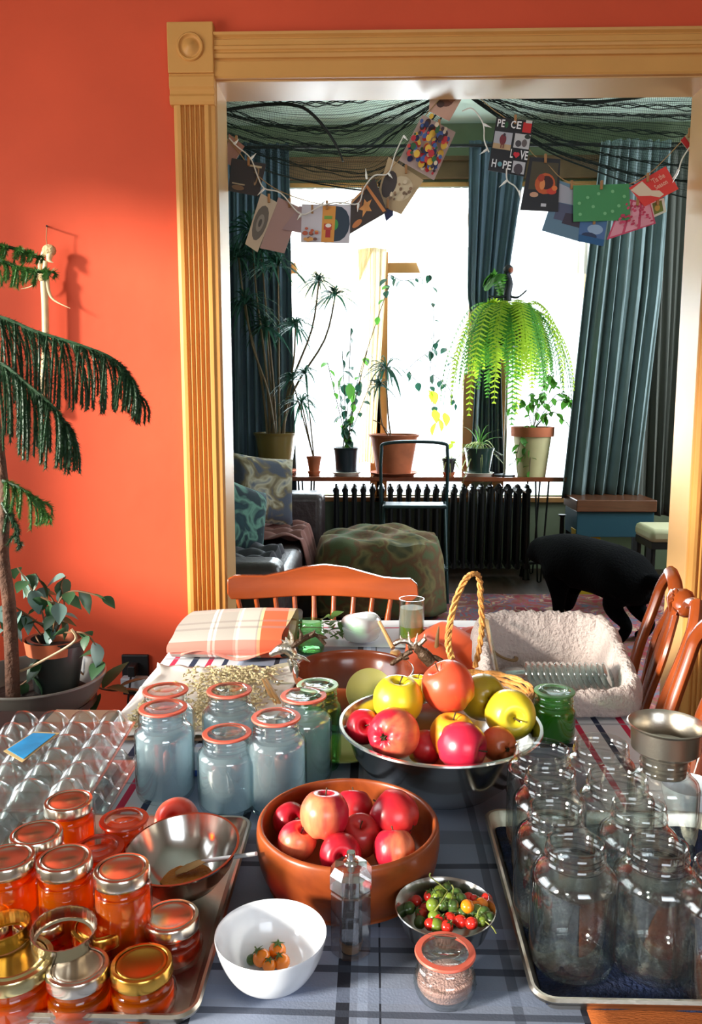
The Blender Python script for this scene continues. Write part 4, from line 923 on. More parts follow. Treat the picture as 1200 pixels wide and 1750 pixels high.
def apple(px, py, rpx, Y, m, rot, label, group=None):
    p = PY(px, py, Y); r = rad(2 * rpx, p); s = r / .038
    if not AP:
        o = ob('apple', am, m, None); AP['m'] = o.data
        c1 = ob('stem', stm, mat('apple_stem', (70, 52, 30), .8), o); c2 = ob('calyx', clx, mat('apple_calyx', (64, 58, 30), .9), o); AP['s'] = c1.data; AP['c'] = c2.data
    else:
        o = bpy.data.objects.new('apple', AP['m'] if AP['m'].materials[0] == m else AP.setdefault(m.name, AP['m'].copy())); COL.objects.link(o)
        if o.data != AP['m']: o.data.materials[0] = m
        for nn, kk in (('stem', 's'), ('calyx', 'c')):
            c = bpy.data.objects.new(nn, AP[kk]); COL.objects.link(c); c.parent = o
    o.location = p; o.scale = (s, s, s); o.rotation_euler = [R(a) for a in rot]
    tag(o, label, 'apple', group)
g1 = 'red apples in the wooden bowl'; Yw = pw.y
apple(555, 1392, 42, Yw - .030, A_PINK, (-8, 8, 40), 'largest pinkish-red apple on top in the wooden bowl, stem up', g1)
apple(604, 1382, 33, Yw + .055, A_RED, (30, -14, 200), 'red apple behind the topmost one in the wooden bowl', g1)
apple(674, 1393, 42, Yw + .010, A_RED, (-60, 30, 80), 'smooth deep red apple at the right of the wooden bowl', g1)
apple(496, 1402, 30, Yw + .03, A_RED, (60, 0, 30), 'small red apple at the far left in the wooden bowl', g1)
apple(508, 1437, 33, Yw - .040, A_PINK, (20, -20, 100), 'mottled red apple low at the left front of the wooden bowl', g1)
apple(616, 1428, 36, Yw - .012, apple_mat('apple_orange_red', (230, 110, 60), (196, 44, 44), .2, .3), (25, 0, 0), 'orange-red apple in the middle of the wooden bowl, stem hollow showing', g1)
apple(582, 1460, 36, Yw - .066, A_RED, (70, 20, 0), 'red apple sunk at the front rim of the wooden bowl', g1)
apple(674, 1452, 36, Yw - .055, A_PINK, (28, 12, 160), 'pink striped apple at the right front rim, its calyx facing up', g1)
g2 = 'apples in the steel bowl'; Yb_ = pb_.y
apple(680, 1197, 43, Yb_ + .010, A_YEL, (6, 4, 0), 'bright yellow apple with dark stem at the upper left of the steel bowl', g2)
apple(766, 1174, 45, Yb_ + .03, A_BI, (-14, -30, 30), 'large peach-red apple with yellow underside on top of the steel bowl heap', g2)
apple(714, 1178, 26, Yb_ + .10, A_YEL, (0, 0, 0), 'small yellow apple peeping out behind the topmost apple', g2)
apple(826, 1192, 40, Yb_ + .075, A_YGR, (-100, 0, 20), 'greenish-yellow apple in shade behind the basket handle foot', g2)
apple(872, 1221, 43, Yb_ + .015, apple_mat('apple_lemon', (206, 186, 40), (226, 206, 50), .4, .3), (80, 30, 0), 'yellow apple at the right rim of the steel bowl', g2)
apple(621, 1242, 30, Yb_ - .01, A_RED, (60, 20, 0), 'small red apple at the left rim of the steel bowl', g2)
apple(673, 1254, 44, Yb_ - .065, A_PINK, (100, 0, 150), 'deep pink-red apple at the left front of the steel bowl', g2)
apple(774, 1258, 40, Yb_ - .045, A_ORG, (0, 0, 0), 'orange-yellow apple tucked behind the front red one', g2)
apple(790, 1276, 42, Yb_ - .10, apple_mat('apple_crimson', (206, 40, 66), (186, 24, 56), .3, .3), (90, 20, 60), 'crimson apple at the front middle of the steel bowl', g2)
apple(852, 1272, 30, Yb_ - .05, apple_mat('apple_orange_red', (230, 110, 60), (196, 44, 44)), (-90, 0, 30), 'small orange-red apple below the yellow one at the right rim', g2)
apple(726, 1278, 30, Yb_ - .04, A_RED, (0, 90, 0), 'shaded red apple deep between the two front ones', g2)
apple(770, 1300, 40, Yb_ - .03, apple_mat('apple_orange_red', (230, 110, 60), (196, 44, 44)), (0, 40, 0), 'buried apple glimpsed at the bottom of the steel bowl', g2)
ap_p = PZ(303, 1402, T + .036); apple(303, 1402, 38, ap_p.y, apple_mat('apple_peach_red', (236, 130, 90), (224, 76, 60), .2, .3), (60, 0, 0), 'lone peach-red apple behind the tilted steel bowl')
# ================================================================ TOMATOES
M_TOMO = mat('orange_tomato', (240, 130, 24), .2, coat=.5); M_TOMR = mat('red_tomato', (214, 40, 30), .2, coat=.5); M_TOMG = mat('green_tomato', (110, 130, 44), .25, coat=.4); M_TOMD = mat('dark_green_tomato', (66, 92, 40), .3, coat=.3); M_SEP = mat('tomato_sepal', (76, 100, 40), .7)
tmesh = MB().ball((0, 0, 0), .010, 16, 10, (1, 1, .93)); smesh = MB()
for k in range(5):
    a = k * 1.2566; smesh.add([(0, 0, .0095), (.003 * math.cos(a - .6), .003 * math.sin(a - .6), .0098), (.009 * math.cos(a), .009 * math.sin(a), .0085), (.003 * math.cos(a + .6), .003 * math.sin(a + .6), .0098)], [(0, 1, 2, 3)])
smesh.tube([(0, 0, .009), (.001, 0, .014)], .0006, 5)
TM = {}
def tomato(p, r, m, rot, label, group, sepal=True):
    if m.name not in TM:
        o = ob('cherry_tomato', tmesh, m, None); TM[m.name] = o.data
    else: o = bpy.data.objects.new('cherry_tomato', TM[m.name]); COL.objects.link(o)
    o.location = p; s = r / .010; o.scale = (s, s, s); o.rotation_euler = rot; tag(o, label, 'tomato', group)
    if sepal:
        if 'sep' not in TM: c = ob('sepals', smesh, M_SEP, o, smooth=False, solid=.0004); TM['sep'] = c.data
        else: c = bpy.data.objects.new('sepals', TM['sep']); COL.objects.link(c); c.parent = o
bz = T + .018
for px, py, r_, lab in ((447, 1637, .0105, 'orange cherry tomato at the left of the white bowl'), (474, 1625, .0105, 'orange cherry tomato with a green sepal star at the back of the white bowl'), (482, 1644, .0095, 'orange cherry tomato at the right front of the white bowl'), (460, 1650, .008, 'smallest orange tomato between the others in the white bowl')):
    tomato(PZ(px, py, bz + (0.001 if r_ > .01 else -.001)), r_, M_TOMO, (rnd.uniform(-.5, .5), rnd.uniform(-.5, .5), rnd.random() * 6), lab, 'cherry tomatoes in the white bowl')
tomato(PZ(430, 1640, bz - .003), .006, M_TOMD, (1, 0, 0), 'tiny dark green tomato at the left edge of the white bowl contents', 'cherry tomatoes in the white bowl')
gz = T + .045
bw = 'currant tomatoes in the small steel bowl'
spec = [('g', 748, 1533), ('g', 769, 1537), ('g', 752, 1524), ('d', 757, 1546), ('d', 774, 1547), ('d', 788, 1537), ('g', 740, 1547), ('g', 743, 1567), ('g', 746, 1582), ('r', 764, 1584), ('r', 787, 1575), ('r', 769, 1570), ('r', 752, 1574), ('o', 799, 1549), ('o', 824, 1546), ('r', 811, 1540), ('r', 801, 1536), ('r', 832, 1537), ('d', 806, 1560), ('g', 815, 1556), ('d', 780, 1528), ('d', 764, 1520), ('d', 790, 1560), ('r', 736, 1580), ('r', 720, 1562), ('d', 700, 1552), ('r', 712, 1540), ('r', 728, 1552), ('d', 828, 1560), ('d', 835, 1568), ('g', 822, 1572), ('r', 806, 1578), ('d', 718, 1576), ('r', 735, 1532), ('o', 812, 1551), ('d', 776, 1560)]
nmz = {'g': ('green', M_TOMG), 'd': ('dark green', M_TOMD), 'r': ('red', M_TOMR), 'o': ('orange', M_TOMO)}
ORD = 'first second third fourth fifth sixth seventh eighth ninth tenth eleventh twelfth thirteenth fourteenth fifteenth sixteenth'.split()
for i, (c, px, py) in enumerate(spec):
    hi = 735 < px < 800 and py < 1560; z_ = gz + (.008 if hi else (-.012 if px < 735 else 0))
    side = 'left' if px < 740 else ('middle' if px < 795 else 'right'); row = 'back' if py < 1545 else ('centre' if py < 1566 else 'front')
    same = sorted([s for s in spec if s[0] == c], key=lambda s: s[1] * 1000 + s[2]); n_ = same.index((c, px, py))
    lab_ = '%s tiny %s tomato counting from the left in the small steel bowl' % (ORD[n_], nmz[c][0])
    tomato(PZ(px, py, z_), .0085 if c in 'go' else .0078, nmz[c][1], (rnd.uniform(-1, 1), rnd.uniform(-1, 1), 0), lab_, bw, sepal=i % 3 == 0)
tr = thing('tomato_truss', PZ(752, 1525, gz + .01), 'thin green-brown tomato stems sticking up from the small steel bowl', 'stem')
o_ = Vector(tr.location)
for pp in ([(765, 1522, .012), (748, 1508, .022), (735, 1498, .03), (736, 1492, .034)], [(815, 1578, .0), (817, 1560, .012), (822, 1551, .016)], [(770, 1545, .012), (775, 1520, .02), (772, 1512, .024)], [(830, 1575, .004), (842, 1585, .006), (848, 1595, .0)], [(740, 1560, .004), (752, 1545, .018), (765, 1524, .02)]):
    ob('stalk', MB().tube(cat_rom([tuple(PZ(a, b, gz + c) - o_) for a, b, c in pp], 4), .0009, 5), mat('truss_green', (122, 128, 60), .7), tr)
# ================================================================ PEPPER MILL
pm = PZ(600, 1622, T); t = thing('pepper_mill', Vector((pm.x, pm.y, T)), 'clear acrylic pepper mill with steel knob, half full of peppercorns', 'pepper mill')
M_ACR = thin_glass('acrylic', (.97, .98, 1), (.40, .44, .50), 8.0, .03)
def hexp(prof, rr_=.0255, n=8): return MB().lathe([(r * rr_, z) for r, z in prof], n)
a1 = ob('acrylic_body', hexp([(0, 0), (.92, 0), (1, .004), (1, .078), (.98, .080), (.55, .080), (.55, .014), (0, .014)]), M_ACR, t, smooth=False, rot=(0, 0, R(22)))
ob('acrylic_head', hexp([(.3, .0812), (.96, .0812), (1.04, .084), (1.04, .101), (.80, .110), (.3, .112), (0, .112), (0, .0812)]), M_ACR, t, smooth=False, rot=(0, 0, R(22)))
ob('peppercorns', MB().lathe([(0, .015), (.0135, .015), (.0135, .046), (.006, .051), (0, .049)], 18), mat('peppercorns', (26, 20, 20), .7, bump=1, bscale=260, var=.5, vscale=200), t)
ob('shaft', MB().tube([(0, 0, .012), (0, 0, .112)], .0032, 10), M_STEEL, t)
ob('grinder_cup', MB().lathe([(0, .001), (.012, .001), (.0145, .012), (0, .0125)], 18), mat('amber_grinder', (150, 110, 70), .3), t)
ob('knob', MB().lathe([(0, .112), (.009, .112), (.009, .1145), (.0055, .116), (.0055, .124), (.005, .126), (0, .126)], 20), M_STEEL, t)
# ================================================================ TABLE BACK HALF
def seat(px, py, z=T): p = PZ(px, py, z); return Vector((p.x, p.y, z))
# folded plaid towel
M_PLAID = stripes('orange_grey_plaid', (176, 168, 160), [(-.058, .004, (236, 232, 226)), (-.046, .003, (236, 232, 226)), (.030, .028, (214, 200, 190), .8), (.012, .003, (240, 236, 228)), (.098, .034, (222, 104, 66)), (.142, .010, (206, 186, 140)), (.066, .004, (216, 206, 160))], [(.04, .012, (214, 190, 180), .4), (-.02, .004, (140, 130, 126), .5), (-.045, .004, (140, 130, 126), .5), (-.098, .018, (214, 84, 56), .6)])
tp = seat(395, 1136); tw = .142
def tow(u, v):
    x = (u - .5) * 2 * tw; a = v * 2 * math.pi; ca, sa = math.cos(a), math.sin(a)
    y = math.copysign(abs(ca) ** .8, ca) * .088; z_ = .043 + math.copysign(abs(sa) ** .8, sa) * .042 + (.012 if sa > 0 else 0) * math.sin(7 * x + 1)
    z_ += .003 * math.sin(30 * y + 4 * x) + (.018 * (y / .088) if sa > 0 else 0)
    return (x * (1 + .02 * math.sin(v * 30)) + .02 * (y / .09), y, max(.0, z_))
t = ob('folded_towel', MB().sheet(tow, 30, 60), M_PLAID, None, loc=tp + Vector((0, .10, 0)), label='folded grey, cream and orange plaid towel at the far left corner of the table', cat='towel')
ob('towel_fold', MB().sheet(lambda u, v: ((u - .5) * 2 * tw * .97 + .01, -.09 + .012 * math.sin(v * 3.1) + .17 * v, .02 + .012 * math.sin(9 * u) + .04 * v), 24, 8), M_PLAID, t, solid=.004)
# board with drying seeds on paper
bd = seat(330, 1200)
brd = thing('cardboard_sheet', Vector((PZ(330, 1210, T).x, PZ(330, 1210, T).y, T)), 'flat brown cardboard under the cloth of drying seeds', 'cardboard')
y0b, y1b = PZ(330, 1268, T).y, PZ(330, 1143, T).y; x0b, x1b = PZ(190, 1268, T).x, PZ(440, 1268, T).x
bo = Vector(brd.location)
ob('card', MB().box(x0b - bo.x, x1b - bo.x + .07, y0b - bo.y, y1b - bo.y, .001, .006), mat('brown_cardboard', (176, 134, 104), .85), brd, smooth=False, bevel=.002)
def pap(u, v):
    x = lerp(x0b - .01, x1b + .05, u) + .008 * math.sin(17 * v); y = lerp(y0b - .005, y1b - .02, v) + .008 * math.sin(14 * u)
    e = max(0, abs(u - .5) * 2 - .85) + max(0, abs(v - .5) * 2 - .85)
    return (x, y, T + .008 + .03 * e * (1 + .5 * math.sin(40 * u + 33 * v)))
ob('seed_cloth', MB().sheet(pap, 40, 40), mat('white_muslin', (238, 234, 226), .9), None, solid=.0015, label='rumpled white cloth with seeds drying on it beside the water jars', cat='cloth')
sd = MB(); rr = random.Random(5)
for k in range(1500):
    u, v = rr.gauss(.58, .16), rr.uniform(.06, .96)
    if k % 9 == 0: u = rr.gauss(.1, .04); v = rr.uniform(.05, .4)
    if not .03 < u < .93: continue
    x, y = lerp(x0b, x1b + .04, u), lerp(y0b, y1b - .02, v); a = rr.uniform(0, 3.14); l = rr.uniform(.006, .010); ca, sa = math.cos(a), math.sin(a); zz = T + .011 + rr.uniform(0, .009)
    P_ = [(-l, 0, 0), (0, -l * .5, 0), (l, 0, .001), (0, l * .5, 0), (0, 0, l * .4)]
    sd.add([(x + p[0] * ca - p[1] * sa, y + p[0] * sa + p[1] * ca, zz + p[2] + .002) for p in P_] , [(0, 1, 4), (1, 2, 4), (2, 3, 4), (3, 0, 4), (0, 3, 2, 1)])
ob('drying_seeds', sd, mat('cream_seed', (214, 196, 150), .7, var=.35, vscale=70), None, smooth=False, label='many cream bean seeds spread to dry on the white cloth', cat='seeds', kind='stuff')
# wooden tongs
tg = thing('wooden_tongs', seat(466, 1192), 'bundle of two slim wooden tongs lying by the drying seeds', 'tongs'); o_ = Vector(tg.location)
for dx in (0, 6): ob('arm', MB().tube([PZ(449 + dx, 1160, T + .03) - o_, PZ(462 + dx, 1185, T + .02) - o_, PZ(474 + dx, 1206, T + .006) - o_], [.003, .006, .004], 8, flat=.35), mat('tan_wood', (196, 150, 92), .5), tg)
# small packet with red print
pk = thing('paper_packet', seat(340, 1322), 'small white packet with red lettering between the water jars', 'packet')
ob('packet_body', MB().box(-.03, .03, -.012, .012, 0, .045), mat('white_paper', (232, 232, 236), .7), pk, smooth=False, bevel=.002)
ob('blue_band', MB().box(-.0303, .0303, -.0125, .0125, .001, .012), mat('blue_print', (60, 90, 170), .6), pk, smooth=False)
# egg cartons on a side stand
ss = thing('side_stand', (-.86, 1.42, 0), 'dark low stand left of the table carrying the egg cartons', 'side table')
M_STAND = mat('black_stand', (20, 18, 18), .6)
ob('stand_top', MB().box(-.26, .265, -.36, .30, .70, .72), M_STAND, ss, smooth=False, bevel=.004)
for a in (-.24, .245):
    for b in (-.33, .27): ob('leg', MB().box(a - .015, a + .015, b - .015, b + .015, 0, .70), M_STAND, ss, smooth=False)
M_PET = thin_glass('clear_carton_plastic', (.95, .98, .98), (.66, .76, .76), 4.0, .2)
def carton(label, c, rz, z):
    t = thing('egg_carton', (c[0], c[1], z), label, 'egg carton', 'clear plastic egg cartons', rot=(0, 0, rz))
    def cup(s):
        def fn(u, v):
            x = (u - .5) * .215; y = (v - .5) * .315
            gx = abs(math.sin(math.pi * (u * 4))) ; gy = abs(math.sin(math.pi * (v * 6)))
            b = (gx * gy) ** .45; e = min(1, min(u, 1 - u) * 14, min(v, 1 - v) * 20)
            return (x, y, s * (.032 * b * e)) 
        return fn
    ob('base', MB().sheet(lambda u, v: (lambda p: (p[0], p[1], .034 - p[2]))(cup(1)(u, v)), 48, 72), M_PET, t)
    ob('lid', MB().sheet(lambda u, v: (lambda p: (p[0], p[1], .038 + p[2]))(cup(1)(u, v)), 48, 72), M_PET, t)
    ob('rim', MB().box(-.112, .112, -.162, .162, .0345, .0365), M_PET, t, smooth=False)
    return t
cA = PZ(95, 1330, .80); carton('clear plastic egg carton with a blue paper label, nearest the table cloth', (cA.x - .02, cA.y), 0.05, .742 + .002)
carton('clear egg carton stacked askew at the far left behind the jam jars', (cA.x - .245, cA.y - .10), -.06, .722)
bpy.data.objects['egg_carton'].location.x = max(cA.x - .02, -.66)
carton('second clear egg carton underneath the labelled one', (cA.x - .01, cA.y + .01), .02, .72); 
ec = bpy.data.objects['egg_carton']; ec.location.z = .72 + .072
bpy.data.objects['egg_carton.002'].location = (ec.location.x, ec.location.y, .72)
zl = ec.location.z + .0715
lq = [PZ(6, 1284, zl), PZ(38, 1303, zl), PZ(102, 1253, zl), PZ(58, 1251, zl)]
def slab(P4, off, mbm=None, th=.0006):
    mb = mbm or MB(); n = (P4[1] - P4[0]).cross(P4[3] - P4[0]).normalized() * th
    return mb.add([p - off for p in P4] + [p - off + n for p in P4], [(0, 1, 2, 3), (4, 7, 6, 5), (0, 4, 5, 1), (1, 5, 6, 2), (2, 6, 7, 3), (3, 7, 4, 0)])
lo = Vector(ec.location); Mi = Matrix.Rotation(-.05, 4, 'Z')
def labelq(sc_):
    c = sum(lq, Vector()) / 4; return [Mi @ ((c + (p - c) * sc_) - lo) for p in lq]
ob('label_border', slab(labelq(1.0), Vector()), mat('gold_label_edge', (206, 176, 120), .5), ec, smooth=False)
q4 = labelq(.86); 
ob('paper_label', slab([p + Vector((0, 0, .0012)) for p in q4], Vector()), mat('blue_label', (24, 150, 214), .5, var=.3, vscale=18), ec, smooth=False, label='bright blue printed label')
zc_ = ec.location.z + .073
cb = thing('card_insert', PZ(110, 1243, .83), 'brown card sleeve lying behind the blue-labelled egg carton', 'card'); o_ = Vector(cb.location)
ob('sleeve', MB().box(-.07, .05, -.01, .05, -.012, .0), mat('brown_cardboard', (150, 104, 84), .85), cb, smooth=False, bevel=.002)
ob('edge_fold', MB().box(-.072, .052, -.014, -.01, -.03, .0), mat('brown_cardboard', (150, 104, 84), .85), cb, smooth=False)
cb.location = Vector((ec.location.x + .0, ec.location.y + .168 + .02, ec.location.z + .03)); cbl = cb
# plates, dishes, glass
def plate(label, px, py, r, m, z=T): 
    p = seat(px, py, z); return ob('plate', MB().lathe([(0, 0), (r * .55, 0), (r * .62, .003), (r, .012), (r * .99, .014), (r * .6, .006), (0, .004)], 48), m, None, loc=p, label=label, cat='plate')
M_CREAMP = mat('cream_stoneware', (222, 214, 186), .25, coat=.4); M_GRNP = mat('pale_green_stoneware', (176, 190, 120), .25, coat=.4)
plate('cream plate half under the stag-headed servers, left of the empty wooden bowl', 505, 1158, .075, M_CREAMP)
plate('pale green plate peeping out between green jar and steel bowl', 588, 1290, .062, M_GRNP)
plate('olive plate standing between the empty wooden bowl and yellow apple', 632, 1200, .045, mat('olive_plate', (150, 146, 84), .35))
pl = bpy.data.objects['plate.002']; pl.rotation_euler = (R(58), 0, 0); pl.location = PY(632, 1184, pe.y - re - .012)
wd = thing('white_dish', seat(617, 1093), 'rounded white ceramic dish with loose lid at the back of the table', 'dish')
ob('dish_body', MB().lathe(cat_rom([(0, 0), (.035, 0), (.05, .012), (.055, .035), (.05, .04), (.046, .034), (.03, .008), (0, .008)], 3), 32), mat('white_glaze', (228, 230, 232), .2, coat=.4), wd)
ob('lid', MB().lathe(cat_rom([(.054, .036), (.054, .05), (.042, .066), (.02, .07), (0, .068)], 4), 24, fn=lambda r, z, a: (r * (1 + .08 * math.sin(3 * a)), z + .004 * math.sin(2 * a) * (r / .05))), mat('white_glaze', (228, 230, 232)), wd)
ws = thing('wooden_spoon', seat(660, 1100), 'pale wooden spoon handle leaning beside the white dish', 'spoon'); o_ = Vector(ws.location)
ob('handle', MB().tube([PZ(648, 1062, T + .06) - o_, PZ(660, 1085, T + .03) - o_, PZ(672, 1108, T + .006) - o_], [.005, .0055, .006], 8), mat('tan_wood', (196, 150, 92)), ws)
ob('spoon_bowl', MB().ball(PZ(676, 1116, T + .012) - o_, .018, 12, 8, (.8, 1.2, .4)), mat('tan_wood', (196, 150, 92)), ws)
hp = thing('herb_sprig', seat(583, 1092), 'leafy green herb sprig between the green jar and white dish', 'herb')
ob('stem', MB().tube([(-.03, 0, .005), (0, 0, .02), (.04, .01, .015)], .002, 5), M_LEAFG, hp)
leaf_copies(hp, [(Vector((rr.uniform(-.04, .04), rr.uniform(-.03, .03), rr.uniform(.01, .06))), rr.uniform(0, 6.3), rr.uniform(-.9, .4), rr.uniform(.7, 1.2)) for _ in range(22)], mat('herb_leaf', (92, 128, 62), .5, trans=.3), .04, .028)
p = seat(703, 1098); gr = rad(43, p); gh = .122
gt_ = thing('tall_tumbler', p, 'tall straight glass with green juice in the bottom, beside orange cloth', 'glass')
ob('tumbler_wall', MB().lathe([(0, 0), (gr * .97, 0), (gr, .004), (gr, gh), (gr - .002, gh), (gr - .002, .008), (0, .008)], 40), M_GLASS, gt_)
ob('green_juice', MB().lathe([(0, .009), (gr - .003, .009), (gr - .003, .048), (0, .048)], 32), liquid('lime_juice', (150, 190, 60), .3, .04, .6), gt_)
ob('pale_froth', MB().lathe([(0, .0482), (gr - .003, .0482), (gr - .003, .098), (0, .098)], 32), liquid('pale_froth', (214, 216, 196), .45, .03, .6), gt_)
# orange cloth
oc = seat(775, 1140)
def orc(u, v):
    x = (u - .5) * .24; y = (v - .5) * .34; e = 1 - max(abs(u - .5), abs(v - .5)) * 2
    return (x + .01 * math.sin(20 * y), y + .01 * math.sin(17 * x), .004 + .042 * min(1, e * 2.2) + .010 * math.sin(30 * y + 12 * x + 2 * math.sin(20 * x)) * min(1, e * 4) + .006 * math.sin(70 * x + 30 * y))
ob('orange_cloth', MB().sheet(orc, 44, 44), mat('burnt_orange_cloth', (232, 92, 40), .85, sheen=.2), None, loc=oc + Vector((.0, .10, .0)), solid=.003, label='crumpled bright orange cloth behind the tall basket handle', cat='cloth')
# small wicker basket with a tall braided handle
bk = thing('handled_basket', seat(815, 1225), 'small round wicker basket with a tall braided hoop handle behind the apples', 'basket')
bY = pb_.y + .27; bk.location = Vector((PY(822, 1180, bY).x, bY, T)); bl = Vector(bk.location)
M_WICK = mat('golden_wicker', (208, 148, 78), .55, var=.3, vscale=40, bump=.5, bscale=150)
wk = MB()
for k in range(9): 
    r_ = .062 + .0045 * k; z_ = .008 + .0075 * k
    wk.tube([(r_ * math.cos(R(15 * j)), r_ * math.sin(R(15 * j)), z_ + .0015 * (-1) ** (j + k)) for j in range(25)], .0042, 5, cap=False)
ob('woven_side', wk, M_WICK, bk)
ob('woven_floor', MB().lathe([(0, .003), (.064, .003), (.064, .007), (0, .007)], 30), M_WICK, bk)
rm_ = MB()
for s in (0, 1): rm_.tube([(.102 * math.cos(R(7.5 * j)) + .003 * math.cos(j * .9 + s * 3.14) * math.cos(R(7.5 * j)), .102 * math.sin(R(7.5 * j)), .077 + .003 * math.sin(j * .9 + s * 3.14)) for j in range(49)], .0035, 5, cap=False)
ob('rim_braid', rm_, M_WICK, bk)
hpx = [(772, 1125), (766, 1100), (770, 1062), (781, 1020), (797, 988), (812, 980), (820, 992), (822, 1030), (824, 1070), (819, 1110), (812, 1140)]
hp_ = [(PY(a, b, bY + lerp(-.09, .09, i / 10)) - bl) for i, (a, b) in enumerate(hpx)]
hp_ = cat_rom([tuple(p) for p in hp_], 10); hm = MB()
for s in range(3):
    pts = []
    for i, p in enumerate(hp_):
        a = i * .55 + s * 2.094; pts.append((p[0] + .0040 * math.cos(a), p[1] + .0035 * math.sin(a), p[2] + .002 * math.sin(2 * a)))
    hm.tube(pts, .0032, 5)
ob('handle_braid', hm, M_WICK, bk)
# long basket lined with cloth and holding glass lids
kx0, kx1 = PZ(842, 1172, T + .06).x, PZ(1100, 1180, T + .06).x; ky0, ky1 = PZ(960, 1178, T + .055).y, PZ(930, 1050, T + .14).y
lb = thing('lined_basket', ((kx0 + kx1) / 2, (ky0 + ky1) / 2, T), 'large wicker basket lined with a pale fleecy cloth folded over its rim', 'basket'); o_ = Vector(lb.location)
bx, by = (kx1 - kx0) / 2, (ky1 - ky0) / 2
def wallz(v): return lerp(.036, .128, v)
wv = MB()
for k in range(12):
    P_ = []
    for j in range(41):
        a = 2 * math.pi * j / 40; ca, sa = math.cos(a), math.sin(a); q_ = (abs(ca) ** 6 + abs(sa) ** 6) ** (-1 / 6); f = .9 + .008 * k
        yy = sa * q_ * by * f; z_ = (.006 + (wallz((yy / by + 1) / 2) - .006) * k / 11)
        P_.append((ca * q_ * bx * f, yy, z_ + .001 * (-1) ** (j + k)))
    wv.tube(P_, .0045, 5, cap=False)
ob('woven_side', wv, M_WICK, lb)
ob('woven_floor', MB().box(-bx * .9, bx * .9, -by * .9, by * .9, .001, .006), M_WICK, lb, smooth=False)
M_FLEECE = mat('pale_fleece', (200, 184, 178), .95, bump=.9, bscale=130, sheen=.3, var=.06, vscale=20)
def lin(u, v):
    a = 2 * math.pi * u; ca, sa = math.cos(a), math.sin(a); q_ = (abs(ca) ** 5 + abs(sa) ** 5) ** (-1 / 5)
    yn = sa * q_; top_ = wallz((yn + 1) / 2) + .012
    if v < .35: f = v / .35 * .86; z_ = .012
    elif v < .7: t_ = (v - .35) / .35; f = .86 + .08 * t_; z_ = lerp(.012, top_, t_ ** .9)
    else: t_ = (v - .7) / .3; f = .94 + .17 * math.sin(t_ * 1.6); z_ = top_ + .012 * math.sin(t_ * 3.1) - .05 * t_ ** 1.5 * (1.0 if yn < .5 else .6)
    w_ = (.0012 * math.sin(19 * a) + .0012 * math.sin(47 * a + 3)) * (1.6 if v > .6 else .5)
    return (ca * q_ * bx * f + w_, sa * q_ * by * f + w_, max(.008 if v < .7 else .002, z_ + w_))
ob('fleece_liner', MB().sheet(lin, 120, 40), M_FLEECE, None, loc=o_, solid=.006, label='pale fleecy cloth lining the long basket and folded over its rim', cat='cloth')
# row of ridged glass lids in the basket
M_AQ = thin_glass('aqua_glass', (.84, .95, .95), (.42, .68, .70), 7, .1)
gd = MB().lathe([(0, -.003), (.026, -.003), (.030, -.001), (.030, .001), (.024, .003), (.018, .005), (0, .005)], 28)
g0 = None
for k in range(14):
    px = 908 + 10.2 * k; p = PY(px, 1146 - (.3 * k), ky0 + .075)
    if g0 is None: g0 = ob('glass_disc', gd, M_AQ, None, loc=p, rot=(R(20), R(62), 0)); c = g0
    else: c = g0.copy(); COL.objects.link(c); c.location = p
    c.location.z = T + .060
    tag(c, '%s aqua glass lid from the left in the row inside the lined basket' % ORD[k], 'glass lid', 'glass lids standing in a row')
for (px, py, z_, rt, lab) in ((1010, 1103, .055, (R(40), R(20), 0), 'clear glass lid propped against the back of the lined basket'), (880, 1150, .045, (R(8), R(-6), 0), 'aqua glass lid lying flat left of the row of lids')):
    c = g0.copy(); COL.objects.link(c); p = PZ(px, py, T + z_); c.location = p; c.rotation_euler = rt; tag(c, lab, 'glass lid', 'loose glass lids in the lined basket')
for i, (px, py, lab, m_) in enumerate(((872, 1098, 'brown rubber jar ring lying in the lined basket', mat('brown_rubber', (112, 86, 52), .4)), (888, 1110, 'olive rubber jar ring under the brown one', mat('olive_rubber', (96, 84, 46), .4)), (862, 1118, 'small tan rubber ring at the left wall of the lined basket', mat('tan_rubber', (140, 112, 70), .4)))):
    ob('rubber_washer', MB().lathe([(.026, 0), (.035, 0), (.035, .003), (.026, .003)], 32, close=True), m_, None, loc=PZ(px, py, T + .04 + .004 * i), rot=(R(18 - 6 * i), R(10 * i), 0), label=lab, cat='rubber seal')
lg = thing('glass_tray', PZ(838, 1110, T + .05), 'pale blue-edged glass slab leaning at the left end inside the basket', 'glass slab'); o_ = Vector(lg.location)
pA, pB = PY(826, 1056, ky1 - .06), PY(846, 1150, ky0 + .03)
ob('slab', slab([pB, PY(852, 1150, ky0 + .035), PY(834, 1062, ky1 - .055), pA], o_, th=.004), M_AQ, lg, smooth=False)
